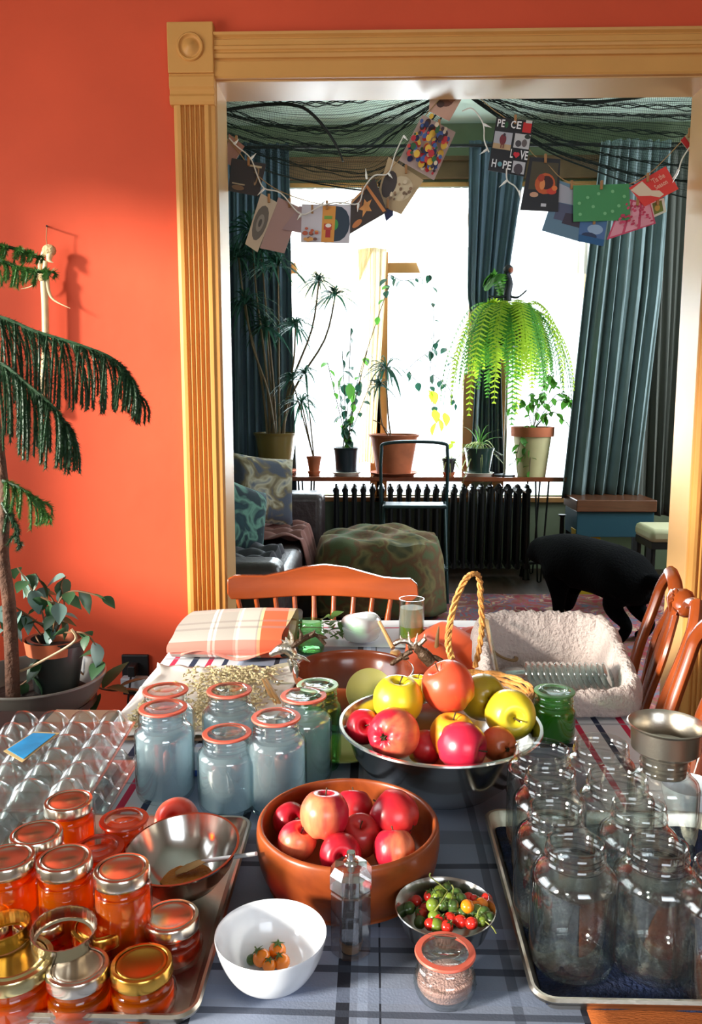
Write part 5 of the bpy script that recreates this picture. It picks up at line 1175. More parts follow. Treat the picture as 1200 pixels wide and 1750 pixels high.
# stag headed servers
M_PEW = mat('antique_silver', (222, 212, 196), .28, 1, bump=.25, bscale=160); M_ANT = mat('brown_antler', (88, 66, 48), .45, .3, bump=.5, bscale=120)
def server(label, P_, mir=1):
    t = thing('salad_server', P_(0, 0), label, 'salad server'); o_ = Vector(t.location); q_ = lambda a, b, d=0: P_(a, b, d) - o_
    return t, q_
yS = pe.y - .06
t, q_ = server('silver stag-head salad server resting on the left rim of the empty wooden bowl', lambda a, b, d=0: PY(500 + a, 1115 + b, yS + d))
ob('stag_head', MB().tube(cat_rom([tuple(q_(-39, 5)), tuple(q_(-28, -2)), tuple(q_(-12, -8)), tuple(q_(0, 2)), tuple(q_(2, 20))], 4), [.003, .0055, .006, .007, .008, .010, .011, .011, .012, .012, .012, .011, .010, .009, .008, .007, .006], 10), M_PEW, t)
ob('ear', MB().tube([q_(-10, -10), q_(-8, -18), q_(-12, -26)], [.004, .005, .001], 8, flat=.4), M_PEW, t)
ob('antler', MB().tube(cat_rom([tuple(q_(-4, -8)), tuple(q_(8, -16)), tuple(q_(24, -26, .01)), tuple(q_(40, -30, .02)), tuple(q_(56, -14, .02))], 4), [.006] * 12 + [.004] * 5, 8), M_ANT, t)
for a, b, c_, d_ in ((0, -14, -6, -38), (14, -20, 12, -40), (30, -28, 38, -38), (44, -28, 60, -24), (-2, -10, -20, -22)):
    ob('tine', MB().tube([q_(a, b), q_(lerp(a, c_, .6) + 2, lerp(b, d_, .6)), q_(c_, d_)], [.0045, .0035, .0008], 8), M_ANT if a > 5 else M_PEW, t)
for a, b, c_, d_ in ((0, 12, 12, 24), (-6, 12, -2, 34), (4, 16, 8, 44), (2, 8, 22, 12), (6, 4, 30, 16)):
    ob('leaf_relief', MB().tube([q_(a, b, -.01), q_(lerp(a, c_, .5) + 2, lerp(b, d_, .5), -.012), q_(c_, d_, -.01)], [.004, .005, .0015], 8, flat=.6), M_PEW, t)
yS2 = pe.y - .05
t, q_ = server('second antlered salad server hooked over the right rim of the empty wooden bowl', lambda a, b, d=0: PY(712 + a, 1110 + b, yS2 + d))
ob('stag_head', MB().tube(cat_rom([tuple(q_(-14, -2)), tuple(q_(-2, -4)), tuple(q_(10, 6)), tuple(q_(26, 22))], 4), [.006] * 4 + [.010] * 4 + [.013] * 5, 10), M_ANT, t)
for pp in ([(-8, 2), (-18, 8), (-30, 16), (-45, 26)], [(-6, -6), (-16, -14), (-30, -14), (-40, -8)], [(2, -6), (10, -14), (16, -20)], [(-14, 12), (-22, 14), (-26, 6)], [(20, 14), (32, 14), (46, 22)]):
    ob('antler', MB().tube(cat_rom([tuple(q_(a, b)) for a, b in pp], 4), [.0055] * (4 * (len(pp) - 1)) + [.002], 8), M_PEW if pp[0][0] > -7 and pp[0][0] < 3 else M_ANT, t)
for a, b, c_, d_ in ((-12, -12, -14, -30), (-24, -14, -28, -24), (-2, -10, 2, -28), (12, -14, 14, -26)):
    ob('tine', MB().tube([q_(a, b), q_(c_, d_)], [.004, .0008], 8), M_PEW, t)
hs = thing('horn_tip', PZ(750, 1135, T + .01), 'pale pointed horn handle standing up beside the braided basket handle', 'horn'); o_ = Vector(hs.location)
ob('horn', MB().tube(cat_rom([(0, 0, 0), tuple(PY(746, 1110, hs.location.y) - o_), tuple(PY(750, 1070, hs.location.y) - o_)], 5), [.008, .008, .008, .0075, .007, .006, .0055, .005, .004, .0025, .001], 10), mat('pale_horn', (176, 136, 84), .4), hs)
ob('ferrule', MB().lathe([(.0085, -.002), (.010, -.002), (.010, .006), (.0085, .006)], 16, close=True), M_PEW, hs)
# things at the right end of the tray
wb = seat(1190, 1450, T + .0); wb = PZ(1196, 1430, T + .02)
wbn = thing('white_cup', Vector((wb.x + .02, wb.y + .10, T)), 'white cup half hidden behind the empty jars at the right edge', 'cup')
ob('cup_wall', MB().lathe(cat_rom([(0, 0), (.025, 0), (.035, .02), (.042, .05), (.040, .05), (.033, .02), (.02, .005), (0, .005)], 3), 28), MC['white_porcelain'], wbn)
ob('handle', MB().tube(cat_rom([(.036, 0, .04), (.055, 0, .035), (.05, 0, .018), (.034, 0, .015)], 4), .003, 6), MC['white_porcelain'], wbn)
# ================================================================ CHAIRS
cY = 2.56; ch = thing('spindle_back_chair', (PY(552, 1000, cY).x, cY, 0), 'reddish cherry spindle-back chair at the far end of the table', 'chair'); o_ = Vector(ch.location)
cx = lambda px: PY(px, 1000, cY).x - o_.x
topc = [(388, 990), (400, 985), (420, 986), (450, 988), (480, 983), (515, 975), (552, 971), (590, 975), (625, 984), (655, 991), (685, 992), (703, 991), (714, 1000)]
botc = [(388, 1015), (394, 1025), (420, 1027), (450, 1027), (480, 1026), (515, 1025), (552, 1025), (590, 1026), (625, 1027), (655, 1028), (685, 1029), (705, 1029), (716, 1018)]
cr = MB(); nT = len(topc)
for d_ in (0, .024):
    for (a, b), (c_, e_) in zip(topc, botc):
        for px, py in ((a, b), (c_, e_)):
            p = PY(px, py, cY) - o_; bow = .05 * (1 - ((px - 552) / 165) ** 2); cr.v.append((p.x, p.y + d_ + bow, p.z))
for i in range(nT - 1):
    a = 2 * i; k = 2 * nT
    for q4_ in ((a, a + 1, a + 3, a + 2), (k + a, k + a + 2, k + a + 3, k + a + 1), (a, a + 2, k + a + 2, k + a), (a + 1, k + a + 1, k + a + 3, a + 3)): cr.f.append(q4_); cr.m.append(0)
for a in (0, 2 * nT - 2): cr.f.append((a, k + a, k + a + 1, a + 1)); cr.m.append(0)
M_CHAIR = wood('orange_cherry_finish', (132, 56, 18), (172, 78, 30), .22, 3, (.5, 4, 4), .6)
ob('crest_rail', cr, M_CHAIR, ch, bevel=.004)
zc1 = (PY(552, 1027, cY) - o_).z
for k, px in enumerate((404, 434, 467, 500, 534, 569, 604, 637, 669, 700)):
    x = cx(px); bow = .05 * (1 - ((px - 552) / 165) ** 2); end = k in (0, 9)
    pts = [(x * .86, -.02, .46), (x * .93, .01 + bow * .5, .66), (x, .012 + bow, zc1 + .004)]
    ob('spindle', MB().tube(cat_rom(pts, 4), [.012 if end else .008] * 3 + [.013 if end else .010] * 3 + [.008] * 3, 10), M_CHAIR, ch)
ob('seat', MB().lathe([(0, .42), (.20, .42), (.235, .435), (.235, .452), (.2, .462), (0, .455)], 40, fn=lambda r, z, a: (r * (1 + .06 * abs(math.cos(a))), z)), M_CHAIR, ch, loc=(0, -.16, 0))
for a, b in ((-.15, -.3), (.15, -.3), (-.15, 0), (.15, 0)):
    ob('leg', MB().tube([(a, b, .43), (a * 1.2, b - .02 if b < -.1 else .04, .2), (a * 1.35, b - .05 if b < -.1 else .07, 0)], [.018, .02, .012], 10), M_CHAIR, ch)
ob('stretcher', MB().tube([(-.18, -.16, .2), (.18, -.16, .2)], .01, 8), M_CHAIR, ch)
# carved splat chairs on the right
M_MAHO = wood('polished_mahogany', (96, 40, 12), (158, 72, 26), .26, 3, (2, 2, .6), .4)
def splat_chair(label, far, near, ztop, group):
    f_, n_ = Vector(far), Vector(near); c = (f_ + n_) / 2; ax = (f_ - n_).normalized(); W = (f_ - n_).length / 2
    t = thing('carved_splat_chair', (c.x, c.y, 0), label, 'chair', group); t.rotation_euler = (0, 0, math.atan2(ax.y, ax.x))
    # local: +x = far side, seat towards +y (table side, -X in world)
    zs = .45; lean = lambda z: - max(0, z - .70) * .26
    for s in (-1, 1):
        ob('stile', MB().tube(cat_rom([(s * W * .92, lean(0) - .03, 0), (s * W * .92, lean(0), .25), (s * W * .88, lean(zs), zs), (s * W * .93, lean(.7), .7), (s * W * .99, lean(ztop - .1), ztop - .1), (s * W * .95, lean(ztop - .04), ztop - .045), (s * W * .75, lean(ztop), ztop - .008)], 5), [.017] * 31, 10, flat=.8), M_MAHO, t)
    z_ = ztop
    ob('crest_rail', MB().tube(cat_rom([(-W * .78, lean(z_), z_ - .008), (-W * .5, lean(z_), z_ - .02), (-W * .25, lean(z_), z_ - .055), (0, lean(z_), z_ - .03), (W * .25, lean(z_), z_ - .055), (W * .5, lean(z_), z_ - .02), (W * .78, lean(z_), z_ - .008)], 5), [.017] * 12 + [.026] * 7 + [.017] * 12, 10, flat=.7), M_MAHO, t)
    sh_ = MB().ball((0, 0, 0), .036, 18, 12, (.8, .35, 1.05))
    cs = ob('carved_shell', sh_, M_MAHO, t, loc=(0, lean(z_) + .014, z_ - .05))
    for k in range(7):
        a = R(-60 + 20 * k); ob('flute', MB().tube([(0, .010, -.026), (math.sin(a) * .022, .014, .004 + math.cos(a) * .012), (math.sin(a) * .031, .008, math.cos(a) * .034)], [.002, .004, .0035], 6), M_MAHO, cs)
    # pierced splat: two side ribs and a centre blade
    for s in (-1, 1):
        ob('splat_rib', MB().tube(cat_rom([(s * .028, lean(zs), zs + .02), (s * .055, lean(.6), .58), (s * .035, lean(.7), .68), (s * .07, lean(.82), min(.84, ztop - .16)), (s * .035, lean(z_ - .07), z_ - .07)], 5), [.014] * 21, 8, flat=.6), M_MAHO, t)
    ob('splat_blade', MB().tube(cat_rom([(0, lean(zs), zs), (0, lean(.6), .6), (0, lean(.72), .72), (0, lean(z_ - .06), z_ - .06)], 4), [.040] * 4 + [.028] * 4 + [.034] * 5, 12, flat=.25), M_MAHO, t)
    ob('seat', MB().prism([(-W * .95, -.01), (W * .95, -.01), (W * 1.1, .38), (-W * 1.1, .38)], lambda p: (p[0], p[1], zs - .05), lambda p: (p[0], p[1], zs + .01)), mat('dark_seat_fabric', (60, 26, 24), .8), t, smooth=False, bevel=.012)
    for s in (-1, 1): ob('leg', MB().tube(cat_rom([(s * W, .35, zs - .05), (s * W * 1.05, .38, .28), (s * W * .98, .35, .1), (s * W * 1.06, .39, .012)], 4), [.026] * 4 + [.018] * 4 + [.012] * 4 + [.02], 10), M_MAHO, t)
    return t
pf = PY(1143, 972, 2.04); pn = Vector((pf.x - .08, pf.y - .43, 0))
splat_chair('mahogany chair with carved shell and pierced splat, farther of two at right', (pf.x - .075, pf.y + .02, 0), (pn.x - .075, pn.y + .03, 0), pf.z + .01, 'carved chairs along the right side of the table')
pf2 = PY(1188, 1050, 1.56)
splat_chair('nearer mahogany arched-back chair cut off by the right picture edge', (pf2.x - .062, pf2.y, 0), (pf2.x - .062, pf2.y - .40, 0), pf2.z + .01, 'carved chairs along the right side of the table')
# ================================================================ LEFT CORNER: POTS, PINE, HORN, OUTLET
ps = thing('plant_table', (-1.02, 2.17, 0), 'dark plant table in the left corner below the orange wall', 'side table')
zt2 = PZ(60, 1200, .60).z
ob('round_top', MB().lathe([(0, .555), (.24, .555), (.24, .575), (0, .575)], 32), M_DKW, ps)
ob('column', MB().lathe([(.03, .03), (.025, .2), (.04, .3), (.025, .45), (.06, .555), (0, .555)], 16), M_DKW, ps)
ob('foot', MB().lathe([(0, 0), (.2, 0), (.2, .02), (.04, .04), (0, .04)], 24), M_DKW, ps)
pY = 2.12
bs = thing('basin', (PY(62, 1160, pY).x, pY, .575), 'wide dark basin holding the pots in the left corner', 'basin'); 
rb_ = rad(232, bs.location + Vector((0, 0, .09)))
ob('basin_wall', MB().lathe(cat_rom([(0, 0), (rb_ * .6, 0), (rb_ * .85, .03), (rb_ * .97, .075), (rb_ * 1.0, .085), (rb_ * .98, .09), (rb_ * .94, .082), (rb_ * .8, .035), (rb_ * .55, .01), (0, .01)], 4), 48), mat('dark_grey_basin', (96, 92, 86), .35, coat=.3), bs)
ob('earth', MB().lathe([(0, .03), (rb_ * .75, .03), (0, .05)], 24), M_SOIL, bs)
M_WLEAF = mat('dusty_corner_leaf', (58, 92, 60), .45, trans=.25); M_WLEAF2 = mat('grey_blue_leaf', (110, 140, 134), .4, trans=.2)
cpz = .60; cpp = Vector((PY(86, 1090, pY - .0).x, pY + .02, .607)); hcp = PY(86, 1092, cpp.y).z - cpp.z; rcp = rad(96, cpp + Vector((0, 0, hcp)))
cp = thing('corner_plant', cpp, 'straggly leafy plant in a dark glazed pot standing in the basin', 'plant')
ob('pot', pot_mesh(rcp * .75, rcp, hcp, .003, .012), mat('dark_glazed_pot', (40, 44, 42), .35, coat=.4), cp, rot=(R(-3), R(3), 0))
ob('inner_rim', MB().lathe([(rcp * .93, hcp - .035), (rcp * .99, hcp + .002), (rcp * 1.0, hcp + .004), (rcp * .95, hcp + .001), (rcp * .9, hcp - .035)], 32, close=True), mat('orange_terracotta_rim', (186, 96, 60), .7), cp)
ob('soil', MB().lathe([(0, hcp - .02), (rcp * .92, hcp - .028)], 24), M_SOIL, cp)
pts = []; pts2 = []; rr = random.Random(21)
for pp in ([(90, 1085), (100, 1030), (125, 1010), (175, 1020)], [(80, 1085), (70, 1040), (50, 1000), (30, 970)], [(85, 1085), (95, 1040), (80, 1010), (60, 980)], [(95, 1085), (110, 1040), (105, 1000), (112, 985)], [(70, 1085), (40, 1050), (15, 1060), (5, 1085)], [(90, 1085), (130, 1080), (155, 1090), (175, 1130)], [(60, 1085), (75, 1120), (60, 1150), (30, 1175)], [(85, 1080), (60, 1060), (30, 1040), (12, 1030)], [(75, 1085), (100, 1060), (95, 1035), (70, 1020)]):
    yo = rr.uniform(-.1, .05); path = cat_rom([tuple(PY(a, b, cpp.y + yo * (i > 0)) - cpp) for i, (a, b) in enumerate(pp)], 5)
    ob('stem', MB().tube(path, .0025, 5), mat('brown_vine', (110, 78, 50), .7), cp)
    for p in path[3::2]: (pts if rr.random() < .7 else pts2).append((Vector(p), rr.uniform(0, 6.3), rr.uniform(.0, 1.3), rr.uniform(.8, 1.4)))
leaf_copies(cp, pts, M_WLEAF, .05, .036); leaf_copies(cp, pts2, M_WLEAF2, .055, .036)
ob('support_hoop', MB().tube(cat_rom([tuple(PY(a, b, cpp.y - .09) - cpp) for a, b in ((122, 1075), (128, 1095), (80, 1125), (30, 1148), (20, 1130))], 5), .0035, 6), mat('bleached_cane', (178, 150, 116), .6), cp)
vp = thing('corner_sprig', (PY(165, 1165, 2.25).x, 2.25, .58), 'broad-leaved sprig reaching right from the basin towards the wall outlet', 'plant'); o_ = Vector(vp.location)
path = cat_rom([(-.08, 0, .09), tuple(PY(160, 1170, 2.25) - o_), tuple(PY(195, 1180, 2.25) - o_), tuple(PY(215, 1175, 2.25) - o_)], 5)
ob('stem', MB().tube(path, .003, 5), MC['brown_vine'], vp)
q_ = lambda a, b: PY(a, b, 2.25) - o_
leaf_copies(vp, [(q_(175, 1178), 1.0, -.75, 1.3), (q_(190, 1182), .1, -.1, 1.5), (q_(168, 1165), 2.8, .1, 1.1), (q_(165, 1165), 3.6, .3, 1.0), (q_(172, 1185), 4.5, .5, .9), (q_(160, 1160), 1.9, -.9, .8), (q_(182, 1175), 5.8, -.2, 1.0), (q_(200, 1178), .6, -.4, 1.1)], MC['dusty_corner_leaf'], .085, .04)
# Norfolk pine
NX = PY(8, 1000, 2.02).x; np_ = thing('norfolk_pine', (NX, 2.02, .62), 'norfolk pine with drooping needle branches entering from the left edge', 'tree'); o_ = Vector(np_.location)
tkp = cat_rom([(-.005, .02, 0), (.004, .01, .25), tuple(PY(5, 950, 2.02) - o_), tuple(PY(8, 860, 2.02) - o_), tuple(PY(2, 790, 2.02) - o_), tuple(PY(-14, 640, 2.02) - o_), tuple(PY(-20, 380, 2.02) - o_)], 6)
ob('trunk', MB().tube(tkp, [.019 - .011 * i / len(tkp) for i in range(len(tkp))], 10), mat('pine_bark', (86, 56, 40), .85, bump=1, bscale=60, var=.4, vscale=30), np_)
M_NEED = mat('pine_needle_green', (38, 70, 42), .55, var=.4, vscale=25, trans=.15); M_NEEDL = mat('fresh_pine_green', (66, 112, 50), .55, var=.3, vscale=25, trans=.25)
def bristle(mb, pts, r, n, ln, rr):
    mb.tube(pts, r, 4)
    for i in range(n):
        t_ = rr.uniform(0, len(pts) - 1.001); a, b = Vector(pts[int(t_)]), Vector(pts[int(t_) + 1]); p = a.lerp(b, t_ % 1); d = (b - a).normalized()
        v = Vector((rr.gauss(0, 1), rr.gauss(0, 1), rr.gauss(0, 1))); v = (v - d * v.dot(d)).normalized(); tip = p + v * ln + d * ln * .9; s = d.cross(v) * .0011
        mb.add([p - s, p + s, tip], [(0, 1, 2)])
def branch(axis, depth_y, lens, m, nst, rr, side=0):
    """axis in px; lens = strand length px at start, middle, end"""
    ax = cat_rom([tuple(PY(a, b, depth_y + dy) - o_) for a, b, dy in axis], 8)
    par = ob('branch', MB().tube(ax, [.005 - .003 * i / len(ax) for i in range(len(ax))], 6), M_NEED, np_)
    for k in range(nst):
        t_ = (k + rr.random()) / nst; f = t_ * (len(ax) - 1.01); p = Vector(ax[int(f)]).lerp(Vector(ax[int(f) + 1]), f % 1)
        L = (lerp(lens[0], lens[1], t_ * 2) if t_ < .5 else lerp(lens[1], lens[2], t_ * 2 - 1)) * 2.0 / 1400 * rr.uniform(.75, 1.1)
        dy = rr.uniform(-.05, .05) * (1 if t_ < .9 else .4); dx = rr.uniform(.0, .03) + side; pts = []
        for i in range(6):
            s = i / 5; pts.append(tuple(p + Vector((dx * math.sin(s * 1.5) * 1.2 - .012 * s * s, dy * math.sin(s * 1.6), -L * s ** 1.25 + .006 * math.sin(s * 3.1)))))
        mb = MB(); bristle(mb, pts, .0026, int(90 + L * 1200), .0105, rr); ob('needle_strand', mb, m, par, smooth=False)
    mb = MB(); bristle(mb, ax, .004, 260, .010, rr); ob('needle_strand', mb, m, par, smooth=False)
rr = random.Random(31)
branch([(-60, 545, 0), (0, 542, 0), (60, 566, -.02), (130, 588, -.04), (190, 612, -.05), (222, 645, -.05), (236, 680, -.05)], 2.0, (150, 105, 40), M_NEED, 104, rr)
branch([(-70, 600, .0), (0, 620, -.05), (50, 660, -.08), (95, 700, -.1), (117, 735, -.1)], 1.92, (150, 110, 66), M_NEED, 76, rr)
branch([(-50, 418, 0), (0, 420, .02), (35, 428, .03), (64, 440, .03)], 2.02, (30, 26, 8), M_NEEDL, 22, rr)
branch([(-50, 440, 0), (0, 446, -.02), (40, 460, -.03), (86, 466, -.04)], 1.96, (40, 34, 6), M_NEEDL, 26, rr)
branch([(5, 822, 0), (30, 832, -.02), (55, 850, -.03), (75, 885, -.04)], 1.98, (40, 60, 8), M_NEEDL, 20, rr)
branch([(4, 860, 0), (14, 880, -.02), (26, 900, -.02), (34, 935, -.02)], 1.98, (30, 30, 6), M_NEED, 8, rr)
# horn bundle hanging on the wall
hY = WY - .05; hb = thing('hanging_horns', PY(82, 430, hY), 'bundle of pale tusks and a long bone tied together, hanging on the wall nail', 'wall ornament'); o_ = Vector(hb.location)
q_ = lambda a, b, d=0: tuple(PY(a, b, hY + d) - o_)
M_BONE = mat('ivory_bone', (226, 206, 160), .4, var=.12, vscale=25)
ob('nail', MB().tube([q_(80, 387, .05), q_(80, 386, -.005)], .003, 8), M_BLACK, hb)
ob('cord', MB().tube([q_(80, 388), q_(79, 408), q_(81, 425)], .0015, 5), mat('tan_cord', (170, 126, 84), .8), hb)
kn = MB().ball(q_(84, 424), .017, 10, 8).ball(q_(90, 418), .012, 10, 8).ball(q_(78, 430), .012, 10, 8).ball(q_(86, 438, -.01), .013, 10, 8)
ob('knot', MB().ball(q_(84, 428), .022, 14, 10, (1.1, .8, .9)), mat('sinew_wrap', (204, 176, 130), .7, bump=1, bscale=90), hb)
ob('binding', MB().lathe([(.014, -.012), (.018, -.006), (.017, .0), (.018, .006), (.014, .012)], 16, close=True), mat('sinew_wrap', (204, 176, 130)), hb, loc=q_(75, 474))
ob('small_bone', MB().tube(cat_rom([q_(86, 432), q_(84, 444, -.01), q_(91, 449, -.012)], 4), [.012, .012, .011, .010, .009, .006, .004, .002, .001], 10), M_BONE, hb)
ob('tusk', MB().tube(cat_rom([q_(76, 430), q_(69, 448), q_(66, 470), q_(56, 488), q_(35, 494)], 5), [.009 - .0084 * i / 20 for i in range(21)], 10), M_BONE, hb)
ob('tusk', MB().tube(cat_rom([q_(80, 476), q_(84, 500), (q_(94, 514)), q_(120, 527)], 5), [.009 - .0084 * i / 15 for i in range(16)], 10), M_BONE, hb)
ob('long_bone', MB().tube(cat_rom([q_(78, 446), q_(75, 480), q_(77, 520), q_(78, 600), q_(74, 660), q_(72, 705)], 5), [.008] * 5 + [.012] * 10 + [.013] * 6 + [.010, .009, .010, .013, .012], 12), M_BONE, hb)
# wall outlet with adapter
ow = thing('wall_outlet', PY(233, 1152, WY - .004), 'black outlet plate with pale plugs low on the orange wall', 'outlet'); hw = 24 / F * 2.85
ob('plate', MB().box(-hw, hw, -.012, .004, -.075, .075), M_BLACK, ow, smooth=False, bevel=.004)
ob('pale_adapter', MB().box(-hw * .9, hw * 1.0, -.05, -.012, -.045, .0), mat('pale_grey_plastic', (176, 178, 184), .5), ow, smooth=False, bevel=.004)
ob('plug', MB().box(-.012, .014, -.065, -.012, .01, .05), M_BLACK, ow, smooth=False, bevel=.004)
ob('plug_cord', MB().tube(cat_rom([(0, -.06, .02), (-.01, -.07, -.06), (-.03, -.05, -.2), (-.03, -.04, -.40)], 5), .004, 6), M_BLACK, ow)
# ================================================================ NET, BRANCH, GARLAND OF CARDS
M_NET = mat('dark_fishing_net', (34, 44, 44), .9)
def netting(name, label, topl, botl, y0, y1, nu, nv, seed):
    """topl/botl: px polylines of upper and lower edge; cloth of knotted threads built as thin strands"""
    rr = random.Random(seed); tp_ = cat_rom(topl, 12); bt_ = cat_rom(botl, 12)
    def at(pl, u): f = u * (len(pl) - 1.001); i = int(f); return tuple(lerp(a, b, f - i) for a, b in zip(pl[i], pl[i + 1]))
    ph = [rr.uniform(0, 6) for _ in range(6)]
    def pt(u, v):
        a = at(tp_, u); b = at(bt_, u)
        vv = v + .035 * math.sin(21 * v + ph[0] + 3 * u) + .02 * math.sin(43 * v + ph[1] + 5 * u); vv = min(1, max(0, vv))
        px, py = lerp(a[0], b[0], vv), lerp(a[1], b[1], vv); sag = math.sin(math.pi * u) * 6 * math.sin(9 * v + ph[2])
        Y = lerp(y0, y1, v) + .05 * math.sin(17 * v + ph[3] + 2 * u)
        return PY(px + 2.5 * math.sin(30 * v + 11 * u), py + sag, Y)
    o_ = PY(*tp_[len(tp_) // 2], y0); t = thing(name, o_, label, 'net'); G = [[pt(i / nu, j / nv) - o_ for i in range(nu + 1)] for j in range(nv + 1)]
    mb = MB()
    for j in range(nv + 1): mb.tube(G[j], .0006 if j % 7 else .0012, 3, cap=False)
    for i in range(nu + 1): mb.tube([G[j][i] for j in range(nv + 1)], .0006, 3, cap=False)
    ob('net_mesh', mb, M_NET, t, smooth=False, kind='stuff')
    ob('head_rope', MB().tube(G[0], .004, 5), M_NET, t); ob('foot_rope', MB().tube(G[-1], .0035, 5), M_NET, t)
    for k in (.16, .3, .42, .55, .7, .84):
        j = int(k * nv); mb = MB()
        for d in range(3): mb.tube([p + Vector((0, 0, .004 * math.sin(i * .4 + d * 2 + k * 9))) for i, p in enumerate(G[min(nv, j + (d > 1))])], .0018, 4)
        ob('gathered_fold', mb, M_NET, t, smooth=False, kind='stuff')
    return t
netting('draped_net', 'dark fishing net swag draped across the left half of the opening', [(386, 150), (480, 158), (560, 152), (660, 152), (770, 150)], [(386, 262), (470, 298), (560, 318), (650, 322), (700, 270), (745, 210), (785, 152)], 3.12, 3.75, 150, 60, 1)
netting('draped_net', 'dark fishing net swag draped across the right half of the opening', [(780, 150), (860, 156), (960, 165), (1090, 158), (1196, 150)], [(785, 152), (850, 205), (930, 262), (1010, 296), (1090, 325), (1190, 345)], 3.12, 3.75, 150, 60, 4)
rp = thing('sagging_rope', PY(960, 160, 3.1), 'thick dark rope sagging under the header at the right', 'rope'); o_ = Vector(rp.location)
ob('rope_strand', MB().tube(cat_rom([tuple(PY(a, b, 3.1) - o_) for a, b in ((880, 152), (930, 165), (1000, 174), (1080, 168), (1140, 156), (1170, 150))], 6), .0055, 8), M_NET, rp)
wp = thing('bent_branch', PY(460, 180, 3.2), 'thin dark bent branch arching through the net at the left', 'branch'); o_ = Vector(wp.location)
ob('twig', MB().tube(cat_rom([tuple(PY(a, b, 3.2) - o_) for a, b in ((386, 188), (440, 180), (490, 178), (525, 188), (558, 222), (578, 255), (586, 276))], 6), [.0065] * 12 + [.006] * 12 + [.005] * 6 + [.0035] * 7, 8), M_BLACK, wp)
GY = WY + WT + .06
# string, lights and pegs
gs_ = thing('card_string', PY(790, 160, GY), 'twine with small pegs strung across the opening holding the cards', 'string'); o_ = Vector(gs_.location)
M_TWINE = mat('tan_twine', (176, 140, 96), .9)
SL = [(388, 238), (410, 262), (432, 292), (470, 322), (520, 342), (570, 350), (620, 332), (660, 296), (690, 262), (722, 205), (760, 160)]
SR = [(800, 150), (840, 185), (875, 212), (910, 262), (935, 280), (965, 308), (1010, 316), (1070, 316), (1110, 296), (1140, 268), (1165, 242), (1196, 215)]
for S in (SL, SR): ob('twine', MB().tube(cat_rom([tuple(PY(a, b, GY) - o_) for a, b in S], 6), .0016, 5), M_TWINE, gs_)
ls = thing('string_lights', PY(800, 170, GY - .03), 'white fairy light cord with unlit bulbs looped along the cards', 'string lights'); o2 = Vector(ls.location)
M_CORD = mat('white_cord', (226, 222, 212), .5); M_BULB = mat('milky_bulb', (240, 238, 230), .2)
for S in ([(392, 236), (405, 250), (428, 270), (440, 300), (452, 322), (480, 330), (515, 366), (548, 352), (578, 346), (612, 348), (622, 322), (640, 300), (664, 296), (676, 262), (690, 232)], [(790, 190), (808, 186), (826, 212), (828, 240), (836, 260)], [(866, 288), (867, 308), (880, 318), (888, 330)], [(1150, 306), (1160, 290), (1168, 268), (1196, 228)]):
    ob('cord', MB().tube(cat_rom([tuple(PY(a, b, GY - .03) - o2) for a, b in S], 5), .0025, 6), M_CORD, ls)
for a, b, c_, d_ in ((400, 247, 408, 238), (428, 272, 438, 262), (452, 322, 440, 334), (515, 366, 508, 376), (548, 352, 556, 342), (613, 348, 611, 362), (627, 306, 625, 288), (664, 296, 671, 305), (826, 212, 840, 218), (833, 255, 820, 264), (867, 308, 853, 320), (888, 326, 890, 342), (1160, 290, 1150, 312), (690, 232, 697, 240)):
    p, q_ = PY(a, b, GY - .03) - o2, PY(c_, d_, GY - .035) - o2
    bu = ob('bulb', MB().tube([p, p.lerp(q_, .45), p.lerp(q_, .5), q_], [.0042, .0042, .003, .0008], 8), M_BULB, ls)
